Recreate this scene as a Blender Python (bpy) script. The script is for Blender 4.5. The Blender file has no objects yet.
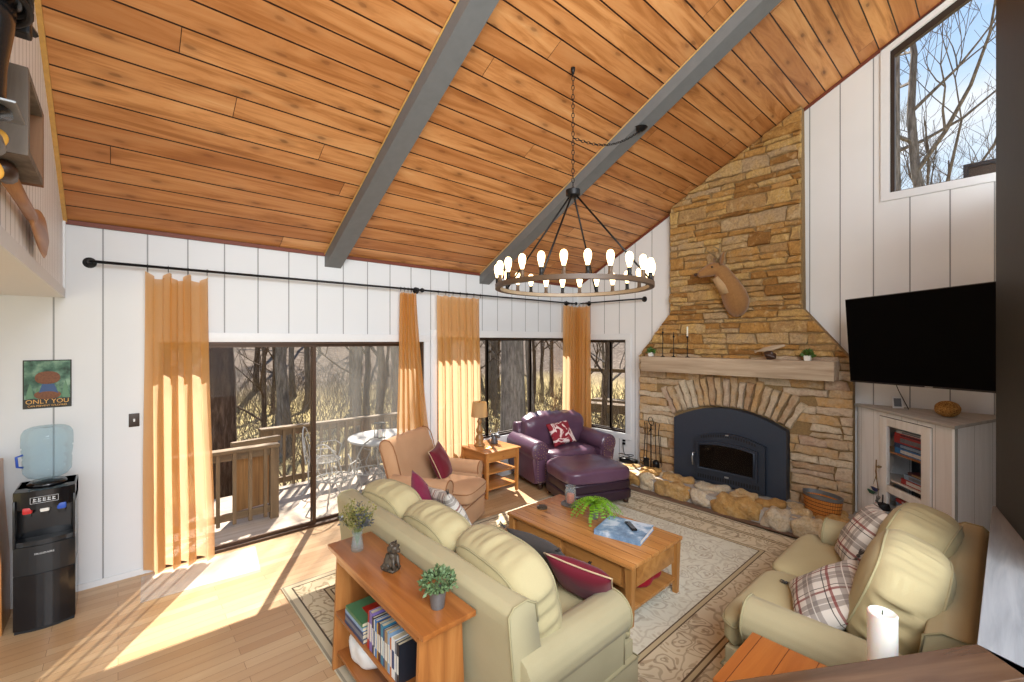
import bpy, bmesh, math, random
from mathutils import Vector, Matrix, noise
R_ = math.radians
PI = math.pi
scn = bpy.context.scene
COL = scn.collection
random.seed(7)

# ------------------------------------------------------------------ camera
# room axes: x runs along the window wall towards the fireplace wall, y towards the window wall
H = 2.05
cd = bpy.data.cameras.new('camera'); cam = bpy.data.objects.new('camera', cd); COL.objects.link(cam)
cam.location = (0, 0, H)
cam.rotation_euler = (R_(90), 0, R_(48.146 - 90))
cd.sensor_width = 36; cd.lens = 439.83/1024*36
cd.clip_start = 0.05; cd.clip_end = 600
scn.camera = cam

# ------------------------------------------------------------------ view + world + sun
scn.view_settings.view_transform = 'Standard'
scn.view_settings.look = 'None'
scn.view_settings.gamma = 1
scn.view_settings.use_curve_mapping = False
scn.view_settings.exposure = 0.60

def sock(node, name): return node.inputs[name]
w = bpy.data.worlds.new('world'); scn.world = w; w.use_nodes = True
nt = w.node_tree; nt.nodes.clear()
def wn(t, **k):
    n = nt.nodes.new(t)
    for a, b in k.items(): setattr(n, a, b)
    return n
tc = wn('ShaderNodeTexCoord'); sep = wn('ShaderNodeSeparateXYZ'); nt.links.new(tc.outputs['Generated'], sep.inputs[0])
ramp = wn('ShaderNodeValToRGB'); nt.links.new(sep.outputs['Z'], ramp.inputs[0])
cr = ramp.color_ramp
cr.elements[0].position = 0.0; cr.elements[0].color = (0.80, 0.78, 0.75, 1)
cr.elements[1].position = 0.9; cr.elements[1].color = (0.13, 0.33, 0.85, 1)
e = cr.elements.new(0.08); e.color = (0.85, 0.92, 1.0, 1)
e = cr.elements.new(0.34); e.color = (0.62, 0.80, 1.0, 1)
e = cr.elements.new(0.62); e.color = (0.24, 0.50, 0.98, 1)
ns = wn('ShaderNodeTexNoise'); ns.inputs['Scale'].default_value = 2.2; ns.inputs['Detail'].default_value = 7; ns.inputs['Roughness'].default_value = .6
mp = wn('ShaderNodeMapping'); mp.inputs['Scale'].default_value = (1, 1, 3.5)
nt.links.new(tc.outputs['Generated'], mp.inputs[0]); nt.links.new(mp.outputs[0], ns.inputs['Vector'])
r2 = wn('ShaderNodeValToRGB'); r2.color_ramp.elements[0].position = .48; r2.color_ramp.elements[1].position = .72
nt.links.new(ns.outputs[0], r2.inputs[0])
mx = wn('ShaderNodeMixRGB'); mx.inputs[2].default_value = (.95, .97, 1, 1)
nt.links.new(r2.outputs[0], mx.inputs[0]); nt.links.new(ramp.outputs[0], mx.inputs[1])
bg = wn('ShaderNodeBackground'); bg.inputs['Strength'].default_value = 0.72
nt.links.new(mx.outputs[0], bg.inputs[0])
out = wn('ShaderNodeOutputWorld'); nt.links.new(bg.outputs[0], out.inputs[0])

sd = bpy.data.lights.new('sun', 'SUN'); sun = bpy.data.objects.new('sun', sd); COL.objects.link(sun)
sd.energy = 11.5; sd.angle = R_(0.6); sd.color = (1.0, .93, .82)
sun_dir = Vector((-.5*.64, -.866*.64, -.77))
sun.rotation_euler = sun_dir.to_track_quat('-Z', 'Y').to_euler()
sun.location = (5, 12, 12)
# added fill lamps behind the camera, standing in for daylight from the open side
def area(name, loc, target, sx, sy, power, color):
    a = bpy.data.lights.new(name, 'AREA'); a.shape = 'RECTANGLE'; a.size = sx; a.size_y = sy; a.energy = power; a.color = color
    o = bpy.data.objects.new(name, a); COL.objects.link(o); o.location = loc; o.rotation_euler = (Vector(target)-Vector(loc)).to_track_quat('-Z', 'Y').to_euler(); return o
area('fill_lamp_back', (-.3, -3.1, 2.6), (2.4, 3.4, 2.4), 6.5, 4.6, 205, (.92, .96, 1.0))
area('fill_lamp_high', (.2, -2.4, 3.9), (5.6, 1.2, .9), 4.0, 2.0, 270, (.94, .97, 1.0))

# ------------------------------------------------------------------ materials
def s2l(c):
    if isinstance(c, str):
        c = [int(c[i:i+2], 16)/255 for i in (0, 2, 4)]
    return tuple(((x/12.92) if x <= .04045 else ((x+.055)/1.055)**2.4) for x in c) + (1,)
class NT:
    def __init__(s, name):
        s.m = bpy.data.materials.new(name); s.m.use_nodes = True; s.t = s.m.node_tree
        s.b = s.t.nodes['Principled BSDF']; s.out = s.t.nodes['Material Output']
    def n(s, t, **k):
        o = s.t.nodes.new(t)
        for a, b in k.items(): setattr(o, a, b)
        return o
    def l(s, a, b): s.t.links.new(a, b)
    def val(s, node, **k):
        for a, b in k.items(): node.inputs[a.replace('_', ' ')].default_value = b
    def coord(s, scale=(1, 1, 1), kind='Object', rot=(0, 0, 0)):
        t = s.n('ShaderNodeTexCoord'); m = s.n('ShaderNodeMapping'); m.inputs['Scale'].default_value = scale; m.inputs['Rotation'].default_value = rot
        s.l(t.outputs[kind], m.inputs[0]); return m.outputs[0]
    def world(s, scale=(1, 1, 1)):
        g = s.n('ShaderNodeNewGeometry'); m = s.n('ShaderNodeMapping'); m.inputs['Scale'].default_value = scale
        s.l(g.outputs['Position'], m.inputs[0]); return m.outputs[0]
    def noise(s, vec, scale=5, detail=4, rough=.5, dist=0):
        o = s.n('ShaderNodeTexNoise'); s.val(o, Scale=scale, Detail=detail, Roughness=rough, Distortion=dist); s.l(vec, o.inputs['Vector']); return o.outputs['Fac']
    def ramp(s, fac, stops, interp='LINEAR'):
        o = s.n('ShaderNodeValToRGB'); o.color_ramp.interpolation = interp; el = o.color_ramp.elements
        while len(el) < len(stops): el.new(.5)
        for e, (p, c) in zip(el, stops): e.position = p; e.color = s2l(c) if isinstance(c, str) else ((c, c, c, 1) if isinstance(c, (int, float)) else c)
        s.l(fac, o.inputs[0]); return o.outputs[0]
    def mix(s, fac, a, b, mode='MIX'):
        o = s.n('ShaderNodeMixRGB', blend_type=mode)
        for i, v in enumerate((fac, a, b)):
            if isinstance(v, str): o.inputs[i].default_value = s2l(v)
            elif isinstance(v, (int, float)): o.inputs[i].default_value = v if i == 0 else (v, v, v, 1)
            elif isinstance(v, tuple): o.inputs[i].default_value = v
            else: s.l(v, o.inputs[i])
        return o.outputs[0]
    def math(s, op, a, b=0, c=0):
        o = s.n('ShaderNodeMath', operation=op)
        for i, v in enumerate((a, b, c)):
            if isinstance(v, (int, float)): o.inputs[i].default_value = v
            else: s.l(v, o.inputs[i])
        return o.outputs[0]
    def sep(s, v):
        o = s.n('ShaderNodeSeparateXYZ'); s.l(v, o.inputs[0]); return o.outputs
    def comb(s, x, y, z=0):
        o = s.n('ShaderNodeCombineXYZ')
        for i, v in enumerate((x, y, z)):
            if isinstance(v, (int, float)): o.inputs[i].default_value = v
            else: s.l(v, o.inputs[i])
        return o.outputs[0]
    def bump(s, h, strength=.3, dist=.01):
        o = s.n('ShaderNodeBump'); s.val(o, Strength=strength, Distance=dist); s.l(h, o.inputs['Height']); s.l(o.outputs[0], s.b.inputs['Normal'])
    def fin(s, col=None, rough=.5, spec=.5, metal=0, **k):
        if col is not None:
            if isinstance(col, str): s.b.inputs['Base Color'].default_value = s2l(col)
            else: s.l(col, s.b.inputs['Base Color'])
        if isinstance(rough, (int, float)): s.b.inputs['Roughness'].default_value = rough
        else: s.l(rough, s.b.inputs['Roughness'])
        s.b.inputs['Specular IOR Level'].default_value = spec; s.b.inputs['Metallic'].default_value = metal
        for a, b in k.items(): s.b.inputs[a.replace('_', ' ')].default_value = b
        return s.m
def plain(name, col, rough=.5, metal=0, spec=.5, var=.06, bump=0, scale=30, **k):
    n = NT(name); v = n.coord(); f = n.noise(v, scale, 3)
    c = n.mix(n.math('MULTIPLY', f, var*2), col, '000000')
    if bump: n.bump(f, bump, .004)
    return n.fin(c, rough, spec, metal, **k)
def fabric(name, col, dark, rough=.85, scale=220, bump=.25, sheen=.06, patch=.5):
    n = NT(name); v = n.coord(); f = n.noise(v, scale, 2); g = n.noise(v, 4, 4)
    c = n.mix(n.math('MULTIPLY', g, patch), col, dark); c = n.mix(n.math('MULTIPLY', f, .25), c, dark)
    n.bump(f, bump, .002); return n.fin(c, rough, .2, 0, Sheen_Weight=sheen)
def wood(name, a, b, c3, axis=0, scale=1, rough=.4, knots=True, planks=None, gap='2a1608', spec=.4, coat=0):
    """axis: grain direction index in object space; planks=(across axis, width)"""
    n = NT(name); v = n.coord(); sp = n.sep(v)
    sc = [14*scale]*3; sc[axis] = 1.1*scale
    base = v; idx = 0
    if planks:
        ax, wd = planks
        q = n.math('DIVIDE', sp[ax], wd); idx = n.math('FLOOR', q); fr = n.math('FRACT', q)
        off = n.math('MULTIPLY', idx, 7.31)
        ad = n.n('ShaderNodeVectorMath', operation='ADD'); n.l(v, ad.inputs[0]); n.l(n.comb(off, off, off), ad.inputs[1]); base = ad.outputs[0]
    m = n.n('ShaderNodeMapping'); m.inputs['Scale'].default_value = sc; n.l(base, m.inputs[0])
    f = n.noise(m.outputs[0], 1.0, 6, .6, .6)
    col = n.ramp(f, [(.25, a), (.5, b), (.75, c3)])
    if knots:
        sk = [3.2*scale]*3; sk[axis] = 1.1*scale
        m2 = n.n('ShaderNodeMapping'); m2.inputs['Scale'].default_value = sk; n.l(base, m2.inputs[0])
        vo = n.n('ShaderNodeTexVoronoi'); n.val(vo, Scale=1.3, Randomness=1.0); n.l(m2.outputs[0], vo.inputs['Vector'])
        kf = n.ramp(vo.outputs['Distance'], [(.0, 1.0), (.05, .85), (.10, 0.0)])
        col = n.mix(n.math('MULTIPLY', kf, .6), col, gap)
    if planks:
        wnz = n.n('ShaderNodeTexWhiteNoise', noise_dimensions='1D'); n.l(idx, wnz.inputs['W'])
        col = n.mix(n.math('MULTIPLY', wnz.outputs['Value'], .35), col, a)
        d = n.math('ABSOLUTE', n.math('SUBTRACT', fr, .5)); g = n.math('GREATER_THAN', d, .5-.0016/wd)
        col = n.mix(g, col, gap)
        n.bump(n.math('SUBTRACT', n.math('MULTIPLY', f, .2), g), .5, .003)
    else: n.bump(f, .08, .002)
    return n.fin(col, rough, spec, 0, Coat_Weight=coat, Coat_Roughness=.2)

M = {}
def build_materials():
    # pine ceiling boards
    n = NT('pine_ceiling'); v = n.coord(); sp = n.sep(v)
    q = n.math('DIVIDE', n.math('SUBTRACT', 5.06, sp[1]), .1605); idx = n.math('FLOOR', q); fr = n.math('FRACT', q)
    wn1 = n.n('ShaderNodeTexWhiteNoise', noise_dimensions='1D'); n.l(idx, wn1.inputs['W'])
    xs = n.math('DIVIDE', n.math('ADD', sp[0], n.math('MULTIPLY', wn1.outputs['Value'], 9.0)), 6.5)
    wn2 = n.n('ShaderNodeTexWhiteNoise', noise_dimensions='2D'); n.l(n.comb(idx, n.math('FLOOR', xs)), wn2.inputs['Vector'])
    o = n.math('MULTIPLY', idx, 5.37)
    base = n.comb(n.math('ADD', n.math('MULTIPLY', sp[0], 1.0), o), n.math('MULTIPLY', sp[1], 11), n.math('ADD', sp[2], n.math('MULTIPLY', n.math('FLOOR', xs), 3.3)))
    f = n.noise(base, 1.0, 6, .62, .9)
    col = n.ramp(f, [(.25, '80502a'), (.40, 'ac7440'), (.52, 'cc925a'), (.66, 'd8a46c'), (.82, 'e8c496')])
    kb = n.comb(n.math('ADD', n.math('MULTIPLY', sp[0], 1.35), o), n.math('MULTIPLY', q, .62), 0)
    vo = n.n('ShaderNodeTexVoronoi', voronoi_dimensions='2D'); n.val(vo, Scale=1.25, Randomness=1.0)
    nz = n.n('ShaderNodeTexNoise'); n.val(nz, Scale=9.0, Detail=3.0); n.l(kb, nz.inputs['Vector'])
    va = n.n('ShaderNodeVectorMath', operation='MULTIPLY_ADD'); n.l(nz.outputs['Color'], va.inputs[0]); va.inputs[1].default_value = (.06, .06, 0); n.l(kb, va.inputs[2])
    n.l(va.outputs[0], vo.inputs['Vector'])
    k = n.ramp(vo.outputs['Distance'], [(.0, 1.0), (.04, .95), (.07, .4), (.2, 0.0)])
    col = n.mix(n.math('MULTIPLY', k, .62), col, '3a1c0c')
    col = n.mix(n.math('MULTIPLY', wn2.outputs['Value'], .6), col, '9a5c2e')
    d = n.math('ABSOLUTE', n.math('SUBTRACT', fr, .5)); g = n.math('GREATER_THAN', d, .468)
    g2 = n.math('GREATER_THAN', n.math('ABSOLUTE', n.math('SUBTRACT', n.math('FRACT', xs), .5)), .4997)
    g = n.math('MAXIMUM', g, g2)
    col = n.mix(g, col, '2a1206')
    n.bump(n.math('SUBTRACT', n.math('MULTIPLY', f, .15), g), .8, .008)
    M['pine'] = n.fin(col, .42, .35)
    # painted wall boards
    def wallmat(name, axis, off, pitch, base, gap):
        n = NT(name); v = n.coord(); sp = n.sep(v)
        q = n.math('DIVIDE', n.math('SUBTRACT', sp[axis], off), pitch); fr = n.math('FRACT', q)
        d = n.math('ABSOLUTE', n.math('SUBTRACT', fr, .5)); g = n.math('GREATER_THAN', d, .5-.0055/pitch)
        f = n.noise(v, 3, 4); f2 = n.noise(v, 60, 3)
        c = n.mix(n.math('MULTIPLY', f, .25), base, 'bfc1c2'); c = n.mix(g, c, gap)
        n.bump(n.math('SUBTRACT', n.math('MULTIPLY', f2, .1), g), .6, .006)
        return n.fin(c, .5, .35)
    M['wallW'] = wallmat('white_board_wall', 0, .195, .289, 'd2d5d7', '8d8f90')
    M['wallF'] = wallmat('white_board_wall_gable', 1, .642, .295, 'dfe0e0', '8d8f90')
    M['bead'] = wallmat('beadboard', 1, .0, .105, 'f0f2f4', '9a9c9e')
    M['white'] = plain('white_trim_paint', 'd9dbdc', .45, var=.03)
    M['soffit'] = plain('soffit_paint', 'dcdcd9', .5, var=.04)
    # floor
    n = NT('oak_floor'); v = n.coord()
    br = n.n('ShaderNodeTexBrick'); br.offset = .37; br.offset_frequency = 2; br.squash = 1
    n.val(br, Scale=1.0, Mortar_Size=.0012, Brick_Width=.95, Row_Height=.083, Bias=0.0)
    br.inputs['Color1'].default_value = s2l('cfb28a'); br.inputs['Color2'].default_value = s2l('b6926a'); br.inputs['Mortar'].default_value = s2l('6e4c2c')
    n.l(v, br.inputs['Vector'])
    m = n.n('ShaderNodeMapping'); m.inputs['Scale'].default_value = (1.6, 22, 1); n.l(v, m.inputs[0])
    f = n.noise(m.outputs[0], 1.0, 5, .6, .5)
    c = n.mix(n.math('MULTIPLY', f, .5), br.outputs['Color'], '9c7248'); 
    n.bump(br.outputs['Fac'], -.2, .002)
    M['floor'] = n.fin(c, .33, .45)
    # rug
    n = NT('persian_rug'); v = n.coord(); sp = n.sep(v)
    hx, hy = 2.12, 1.5
    ax = n.math('SUBTRACT', hx, n.math('ABSOLUTE', sp[0])); ay = n.math('SUBTRACT', hy, n.math('ABSOLUTE', sp[1]))
    edge = n.math('MINIMUM', ax, ay)
    nz = n.n('ShaderNodeTexNoise'); n.val(nz, Scale=3.5, Detail=2.0); n.l(v, nz.inputs['Vector'])
    va = n.n('ShaderNodeVectorMath', operation='MULTIPLY_ADD'); n.l(nz.outputs['Color'], va.inputs[0]); va.inputs[1].default_value = (.35, .35, 0); n.l(v, va.inputs[2])
    def vor(scale, feat, vec=None):
        o = n.n('ShaderNodeTexVoronoi', voronoi_dimensions='2D', feature=feat); n.val(o, Scale=scale, Randomness=.85); n.l(vec or va.outputs[0], o.inputs['Vector']); return o
    vines = n.ramp(vor(4.6, 'DISTANCE_TO_EDGE').outputs['Distance'], [(0, 1.0), (.022, 1.0), (.045, 0.0)])
    v2 = vor(4.6, 'F1').outputs['Distance']
    rosette = n.ramp(n.math('ABSOLUTE', n.math('SUBTRACT', n.math('FRACT', n.math('MULTIPLY', v2, 5.5)), .5)), [(.0, 1.0), (.12, 1.0), (.2, 0.0)])
    rose_in = n.math('LESS_THAN', v2, .3)
    leaf = n.ramp(vor(13, 'F1').outputs['Distance'], [(0, 1.0), (.16, 1.0), (.24, 0.0)])
    leaf2 = n.ramp(vor(26, 'SMOOTH_F1').outputs['Distance'], [(0, 1.0), (.12, .8), (.22, 0.0)])
    field = n.mix(n.math('MULTIPLY', n.noise(v, 2.5, 4), .7), 'd6d2bf', 'c0bca6')
    field = n.mix(n.math('MULTIPLY', leaf2, .25), field, 'a5977a')
    field = n.mix(n.math('MULTIPLY', leaf, .28), field, '8f7a58')
    field = n.mix(n.math('MULTIPLY', vines, .28), field, '877458')
    field = n.mix(n.math('MULTIPLY', n.math('MULTIPLY', rosette, rose_in), .33), field, '6d4f38')
    bord = n.mix(n.math('MULTIPLY', leaf, .5), 'cbbd9e', '8a7150')
    bord = n.mix(n.math('MULTIPLY', vines, .4), bord, '705a3e')
    bord = n.mix(n.math('MULTIPLY', n.math('MULTIPLY', rosette, rose_in), .45), bord, '5f452f')
    isb = n.math('LESS_THAN', edge, .58)
    c = n.mix(isb, field, bord)
    def line(at, w_, col, c):
        l = n.math('LESS_THAN', n.math('ABSOLUTE', n.math('SUBTRACT', edge, at)), w_); return n.mix(l, c, col)
    for at, w_, cc in ((.58, .022, 'b5a480'), (.60, .005, '5c4a34'), (.56, .005, '5c4a34'), (.28, .022, 'b5a480'), (.30, .006, '5c4a34'), (.26, .006, '5c4a34'), (.03, .035, 'bdb094'), (.07, .006, '4f4335'), (.012, .008, '8f8672')):
        c = line(at, w_, cc, c)
    n.bump(n.noise(v, 400, 2), .3, .003)
    M['rug'] = n.fin(c, .95, .1, 0, Sheen_Weight=.1)
    # furniture woods
    M['honey'] = wood('honey_pine', '98602e', 'b67a40', 'c88e52', axis=1, rough=.3, coat=.15)
    M['honey_x'] = wood('honey_pine_cross', '98602e', 'b67a40', 'c88e52', axis=0, rough=.3, coat=.15)
    M['honey_z'] = wood('honey_pine_upright', '98602e', 'b67a40', 'c88e52', axis=2, rough=.3, coat=.15)
    M['ct_top'] = wood('coffee_table_boards', '94602f', 'b98046', 'cc965c', axis=1, rough=.22, planks=(0, .105), gap='4a2410', coat=.2)
    M['ct_wood'] = wood('coffee_table_wood', '86562a', 'a6733c', 'ba8850', axis=1, rough=.35)
    M['ct_wood_z'] = wood('coffee_table_leg_wood', '86562a', 'a6733c', 'ba8850', axis=2, rough=.35)
    M['console'] = wood('console_pine', '74401c', '965a2a', 'ac703a', axis=1, rough=.28, coat=.25)
    M['console_z'] = wood('console_pine_upright', '7c4822', '9e6432', 'b47c44', axis=2, rough=.35)
    M['end_top'] = wood('end_table_boards', '9e5826', 'b46c30', 'c27e40', axis=0, rough=.35, planks=(1, .12), gap='5c240a', knots=False)
    M['cap'] = wood('cap_board_wood', '38281c', '523b2a', '664d38', axis=0, rough=.22, knots=False, coat=.3)
    M['cap_grey'] = wood('grey_washed_cap', '74777a', '8a8d8f', '9fa1a3', axis=0, scale=1.4, rough=.5, knots=False)
    M['deckwood'] = wood('weathered_deck_boards', '8f7f6e', 'a59483', 'b5a596', axis=0, rough=.7, planks=(1, .14), gap='6b5d4e', knots=False)
    M['railwood'] = wood('deck_rail_wood', '4c3c2a', '665138', '7c664a', axis=0, rough=.7, knots=False)
    M['railwood_z'] = wood('deck_rail_wood_upright', '4c3c2a', '665138', '7c664a', axis=2, rough=.7, knots=False)
    M['mantel'] = wood('rough_mantel_wood', '8c7760', 'ac9880', 'c4b29a', axis=1, rough=.7, gap='4c3a28')
    M['whitewash'] = wood('distressed_white_wood', 'dcdddc', 'e8eaea', 'f0f1f1', axis=2, rough=.6, gap='8c8c86', planks=(0, .2))
    M['whitewash_p'] = wood('distressed_white_frame', 'cfcfca', 'e2e2de', 'ededea', axis=2, rough=.6, gap='77776f')
    M['greywash'] = wood('grey_washed_top', '8f8c86', 'a6a39c', 'b9b6b0', axis=0, rough=.6, knots=False)
    M['barnwood'] = wood('barn_wood_frame', '4c4640', '6a625a', '867c70', axis=2, rough=.8, knots=False)
    M['barnwood_b'] = wood('barn_wood_brown', '5c4030', '7c5a42', '927052', axis=2, rough=.8, knots=False)
    M['paddlewood'] = wood('paddle_wood', '7c5334', 'a3724a', 'c39468', axis=1, rough=.4, knots=False)
    M['darkwood'] = plain('dark_turned_wood', '3a2418', .4)
    M['trimwood'] = wood('dark_border_brick', '5a4638', '6f5848', '836a58', axis=1, rough=.6, knots=False)
    M['beam'] = plain('charcoal_beam_paint', '6d7071', .55, var=.12, bump=.1, scale=14)
    M['blackwall'] = plain('black_painted_boards', '1a1d1f', .5, var=.2, bump=.15, scale=12)
    M['iron'] = plain('black_iron', '1d1d1e', .45, .6)
    M['blackmetal'] = plain('black_metal', '26262a', .4, .5)
    M['bronze'] = plain('bronze_window_frame', '33261d', .45, .3)
    M['doorbronze'] = plain('bronze_door_frame', '4a3424', .45, .3)
    M['stove'] = plain('blue_grey_stove_steel', '3b4350', .42, .4, var=.08)
    M['stove2'] = plain('stove_cast_frame', '39404c', .38, .5, var=.08)
    M['slot'] = plain('black_slot', '0c0d10', .6)
    M['firedark'] = plain('dark_brown_backing', '241d18', .9, var=.3)
    M['tvblack'] = plain('tv_screen', '010102', .5, spec=.05, var=0)
    M['tvframe'] = plain('tv_bezel', '1c1c1f', .35)
    M['black'] = plain('gloss_black_plastic', '101114', .14, var=.02)
    M['blacksatin'] = plain('satin_black_plastic', '1b1d20', .3, var=.05)
    M['silver'] = plain('silver', 'b8bbbe', .3, .8)
    M['ltgrey'] = plain('light_grey_print', 'c3c6c8', .5)
    M['beige'] = plain('beige_cover', 'b9a68c', .8)
    M['grey_gloss'] = plain('grey_black_metal', '2c2d2e', .22, .6)
    # soft
    M['sofa'] = fabric('sage_chenille', 'b1a684', '8f8562', bump=.3)
    M['sofa2'] = fabric('sage_chenille_cushion', 'b8ab84', '968a62', bump=.3)
    M['sofapipe'] = fabric('sage_piping', 'a59c78', '7e7450')
    M['tan'] = fabric('tan_microsuede', 'c69e7a', 'a67c58', patch=.7)
    M['tanpipe'] = fabric('tan_piping', '9a6c48', '7c5030')
    M['burg'] = fabric('burgundy_velvet', '741c2c', '4c0c18', rough=.7, sheen=.12)
    M['rose'] = fabric('raspberry_velvet', '8c2348', '5c1030', rough=.7, sheen=.12)
    M['greyp'] = fabric('charcoal_pillow_fabric', '4f4b48', '322e2b')
    M['cream_pipe'] = fabric('cream_piping', 'cbb28e', 'ad9472')
    n = NT('purple_leather'); v = n.coord(); f = n.noise(v, 18, 6, .6); g = n.noise(v, 4, 3)
    c = n.mix(g, '4c3142', '684a5e'); n.bump(f, .35, .006); M['purple'] = n.fin(c, .3, .6)
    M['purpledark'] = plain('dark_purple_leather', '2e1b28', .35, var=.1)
    M['nail'] = plain('brass_nailheads', 'a08a70', .3, .9)
    def plaid(name, base, c1, c2, c3):
        n = NT(name); v = n.coord(); sp = n.sep(v)
        def bands(s, freq, lo, hi, ph=0):
            fr = n.math('FRACT', n.math('ADD', n.math('MULTIPLY', s, freq), ph)); a = n.math('GREATER_THAN', fr, lo); b = n.math('LESS_THAN', fr, hi); return n.math('MULTIPLY', a, b)
        c = n.mix(0, base, base)
        for s in (sp[0], sp[1]):
            c = n.mix(n.math('MULTIPLY', bands(s, 5.2, .1, .42), .6), c, c1)
            c = n.mix(n.math('MULTIPLY', bands(s, 5.2, .62, .70), .8), c, c2)
            c = n.mix(n.math('MULTIPLY', bands(s, 5.2, .80, .83), .9), c, c3)
            c = n.mix(n.math('MULTIPLY', bands(s, 5.2, .24, .27), .9), c, base)
        n.bump(n.noise(v, 200, 2), .3, .002)
        return n.fin(c, .9, .1, 0, Sheen_Weight=.05)
    M['plaid'] = plaid('cream_plaid', 'cfc8bd', '6f6660', '7a2c28', '3c3835')
    n = NT('red_patterned_pillow'); v = n.coord((1, 1, 1)); f = n.noise(v, 7, 2, .4, 1.2)
    c = n.ramp(f, [(.0, '8c2a34'), (.49, '8c2a34'), (.53, 'e4cfc8'), (.60, 'e4cfc8'), (.64, '8c2a34')]); M['redpat'] = n.fin(c, .8, .2)
    # curtain: translucent ochre linen
    n = NT('ochre_linen'); v = n.coord((1, 1, 1)); f = n.noise(v, 90, 3); m = n.n('ShaderNodeMapping'); m.inputs['Scale'].default_value = (160, 160, 12); n.l(v, m.inputs[0]); f2 = n.noise(m.outputs[0], 1, 2)
    c = n.mix(n.math('MULTIPLY', f, .5), 'd59343', 'b87422'); c = n.mix(n.math('MULTIPLY', f2, .3), c, 'eab873')
    di = n.n('ShaderNodeBsdfDiffuse'); tr = n.n('ShaderNodeBsdfTranslucent'); n.l(c, di.inputs[0])
    ct = n.mix(.62, c, 'fff0d0'); n.l(ct, tr.inputs[0]); ms = n.n('ShaderNodeMixShader'); ms.inputs[0].default_value = .55
    tp = n.n('ShaderNodeBsdfTransparent'); ms2 = n.n('ShaderNodeMixShader'); ms2.inputs[0].default_value = .16
    n.l(di.outputs[0], ms.inputs[1]); n.l(tr.outputs[0], ms.inputs[2]); n.l(ms.outputs[0], ms2.inputs[1]); n.l(tp.outputs[0], ms2.inputs[2]); n.l(ms2.outputs[0], n.out.inputs[0])
    M['curtain'] = n.m
    # glass: see through with fresnel reflection
    def glass(name, tint=(1, 1, 1, 1), base=.02, rough=.0, haze=0, hazecol='ffffff'):
        n = NT(name); tp = n.n('ShaderNodeBsdfTransparent'); tp.inputs[0].default_value = tint; gl = n.n('ShaderNodeBsdfGlossy'); gl.inputs['Roughness'].default_value = rough
        fr = n.n('ShaderNodeFresnel'); fr.inputs[0].default_value = 1.35
        ms = n.n('ShaderNodeMixShader'); n.l(n.math('MULTIPLY', fr.outputs[0], .2), ms.inputs[0]); n.l(tp.outputs[0], ms.inputs[1]); n.l(gl.outputs[0], ms.inputs[2]); res = ms.outputs[0]
        if haze:
            df = n.n('ShaderNodeBsdfDiffuse'); df.inputs[0].default_value = s2l(hazecol); trl = n.n('ShaderNodeBsdfTranslucent'); trl.inputs[0].default_value = s2l(hazecol)
            ad = n.n('ShaderNodeMixShader'); n.l(df.outputs[0], ad.inputs[1]); n.l(trl.outputs[0], ad.inputs[2])
            m2 = n.n('ShaderNodeMixShader'); m2.inputs[0].default_value = haze; n.l(res, m2.inputs[1]); n.l(ad.outputs[0], m2.inputs[2]); res = m2.outputs[0]
        n.l(res, n.out.inputs[0]); return n.m
    M['glass'] = glass('window_glass')
    M['screen'] = glass('insect_screen', haze=.16, hazecol='a09c94')
    M['clear'] = glass('clear_glass', (.93, .97, .97, 1), haze=.13, hazecol='dfe6e8')
    M['bottle'] = glass('blue_tinted_bottle', (.86, .94, .97, 1), haze=.15, hazecol='c4dce8')
    M['cabglass'] = glass('cabinet_glass')
    M['stoveglass'] = glass('stove_glass', (.75, .7, .66, 1))
    M['plasticsheet'] = glass('clear_plastic_film', haze=.4, hazecol='f4f2ee')
    # stone
    n = NT('ledge_stone'); v = n.coord(); at = n.n('ShaderNodeAttribute'); at.attribute_name = 'tone'; 
    f = n.noise(v, 7, 6, .65); g = n.noise(v, 38, 5, .7)
    h = n.math('ADD', n.math('MULTIPLY', f, .45), n.math('MULTIPLY', at.outputs['Fac'], .72))
    c = n.ramp(h, [(.16, '80592e'), (.34, 'a37740'), (.48, 'be9152'), (.62, 'ab8a5e'), (.76, 'caa666'), (.95, 'b39a78')])
    c = n.mix(n.math('MULTIPLY', n.ramp(g, [(.42, 0.0), (.7, 1.0)]), .5), c, '55381c')
    c = n.mix(n.math('MULTIPLY', n.ramp(n.noise(v, 14, 4), [(.58, 0.0), (.7, 1.0)]), .35), c, 'd9bf92')
    n.bump(n.math('ADD', g, f), .9, .02); M['stone'] = n.fin(c, .85, .25)
    n = NT('pale_lower_stone'); v = n.coord(); at = n.n('ShaderNodeAttribute'); at.attribute_name = 'tone'
    f = n.noise(v, 7, 6, .65); g = n.noise(v, 38, 5, .7)
    h = n.math('ADD', n.math('MULTIPLY', f, .45), n.math('MULTIPLY', at.outputs['Fac'], .72))
    c = n.ramp(h, [(.16, 'a98058'), (.34, 'bfa88a'), (.48, 'c39c68'), (.62, 'c4b094'), (.76, 'd3c2a6'), (.95, 'b89c84')])
    c = n.mix(n.math('MULTIPLY', n.ramp(g, [(.45, 0.0), (.75, 1.0)]), .4), c, '6b5036')
    n.bump(n.math('ADD', g, f), .9, .02); M['stone2'] = n.fin(c, .85, .25)
    n = NT('hearth_stone'); v = n.coord(); at = n.n('ShaderNodeAttribute'); at.attribute_name = 'tone'
    f = n.noise(v, 9, 6, .7); g = n.noise(v, 45, 5, .7)
    h = n.math('ADD', n.math('MULTIPLY', f, .6), n.math('MULTIPLY', at.outputs['Fac'], .5))
    c = n.ramp(h, [(.2, 'a97c42'), (.38, 'c69a5a'), (.5, 'd4b27e'), (.64, 'dfcaa4'), (.85, 'cfc2b0')])
    c = n.mix(n.math('MULTIPLY', n.ramp(g, [(.45, 0.0), (.7, 1.0)]), .4), c, '7c5832')
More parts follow.
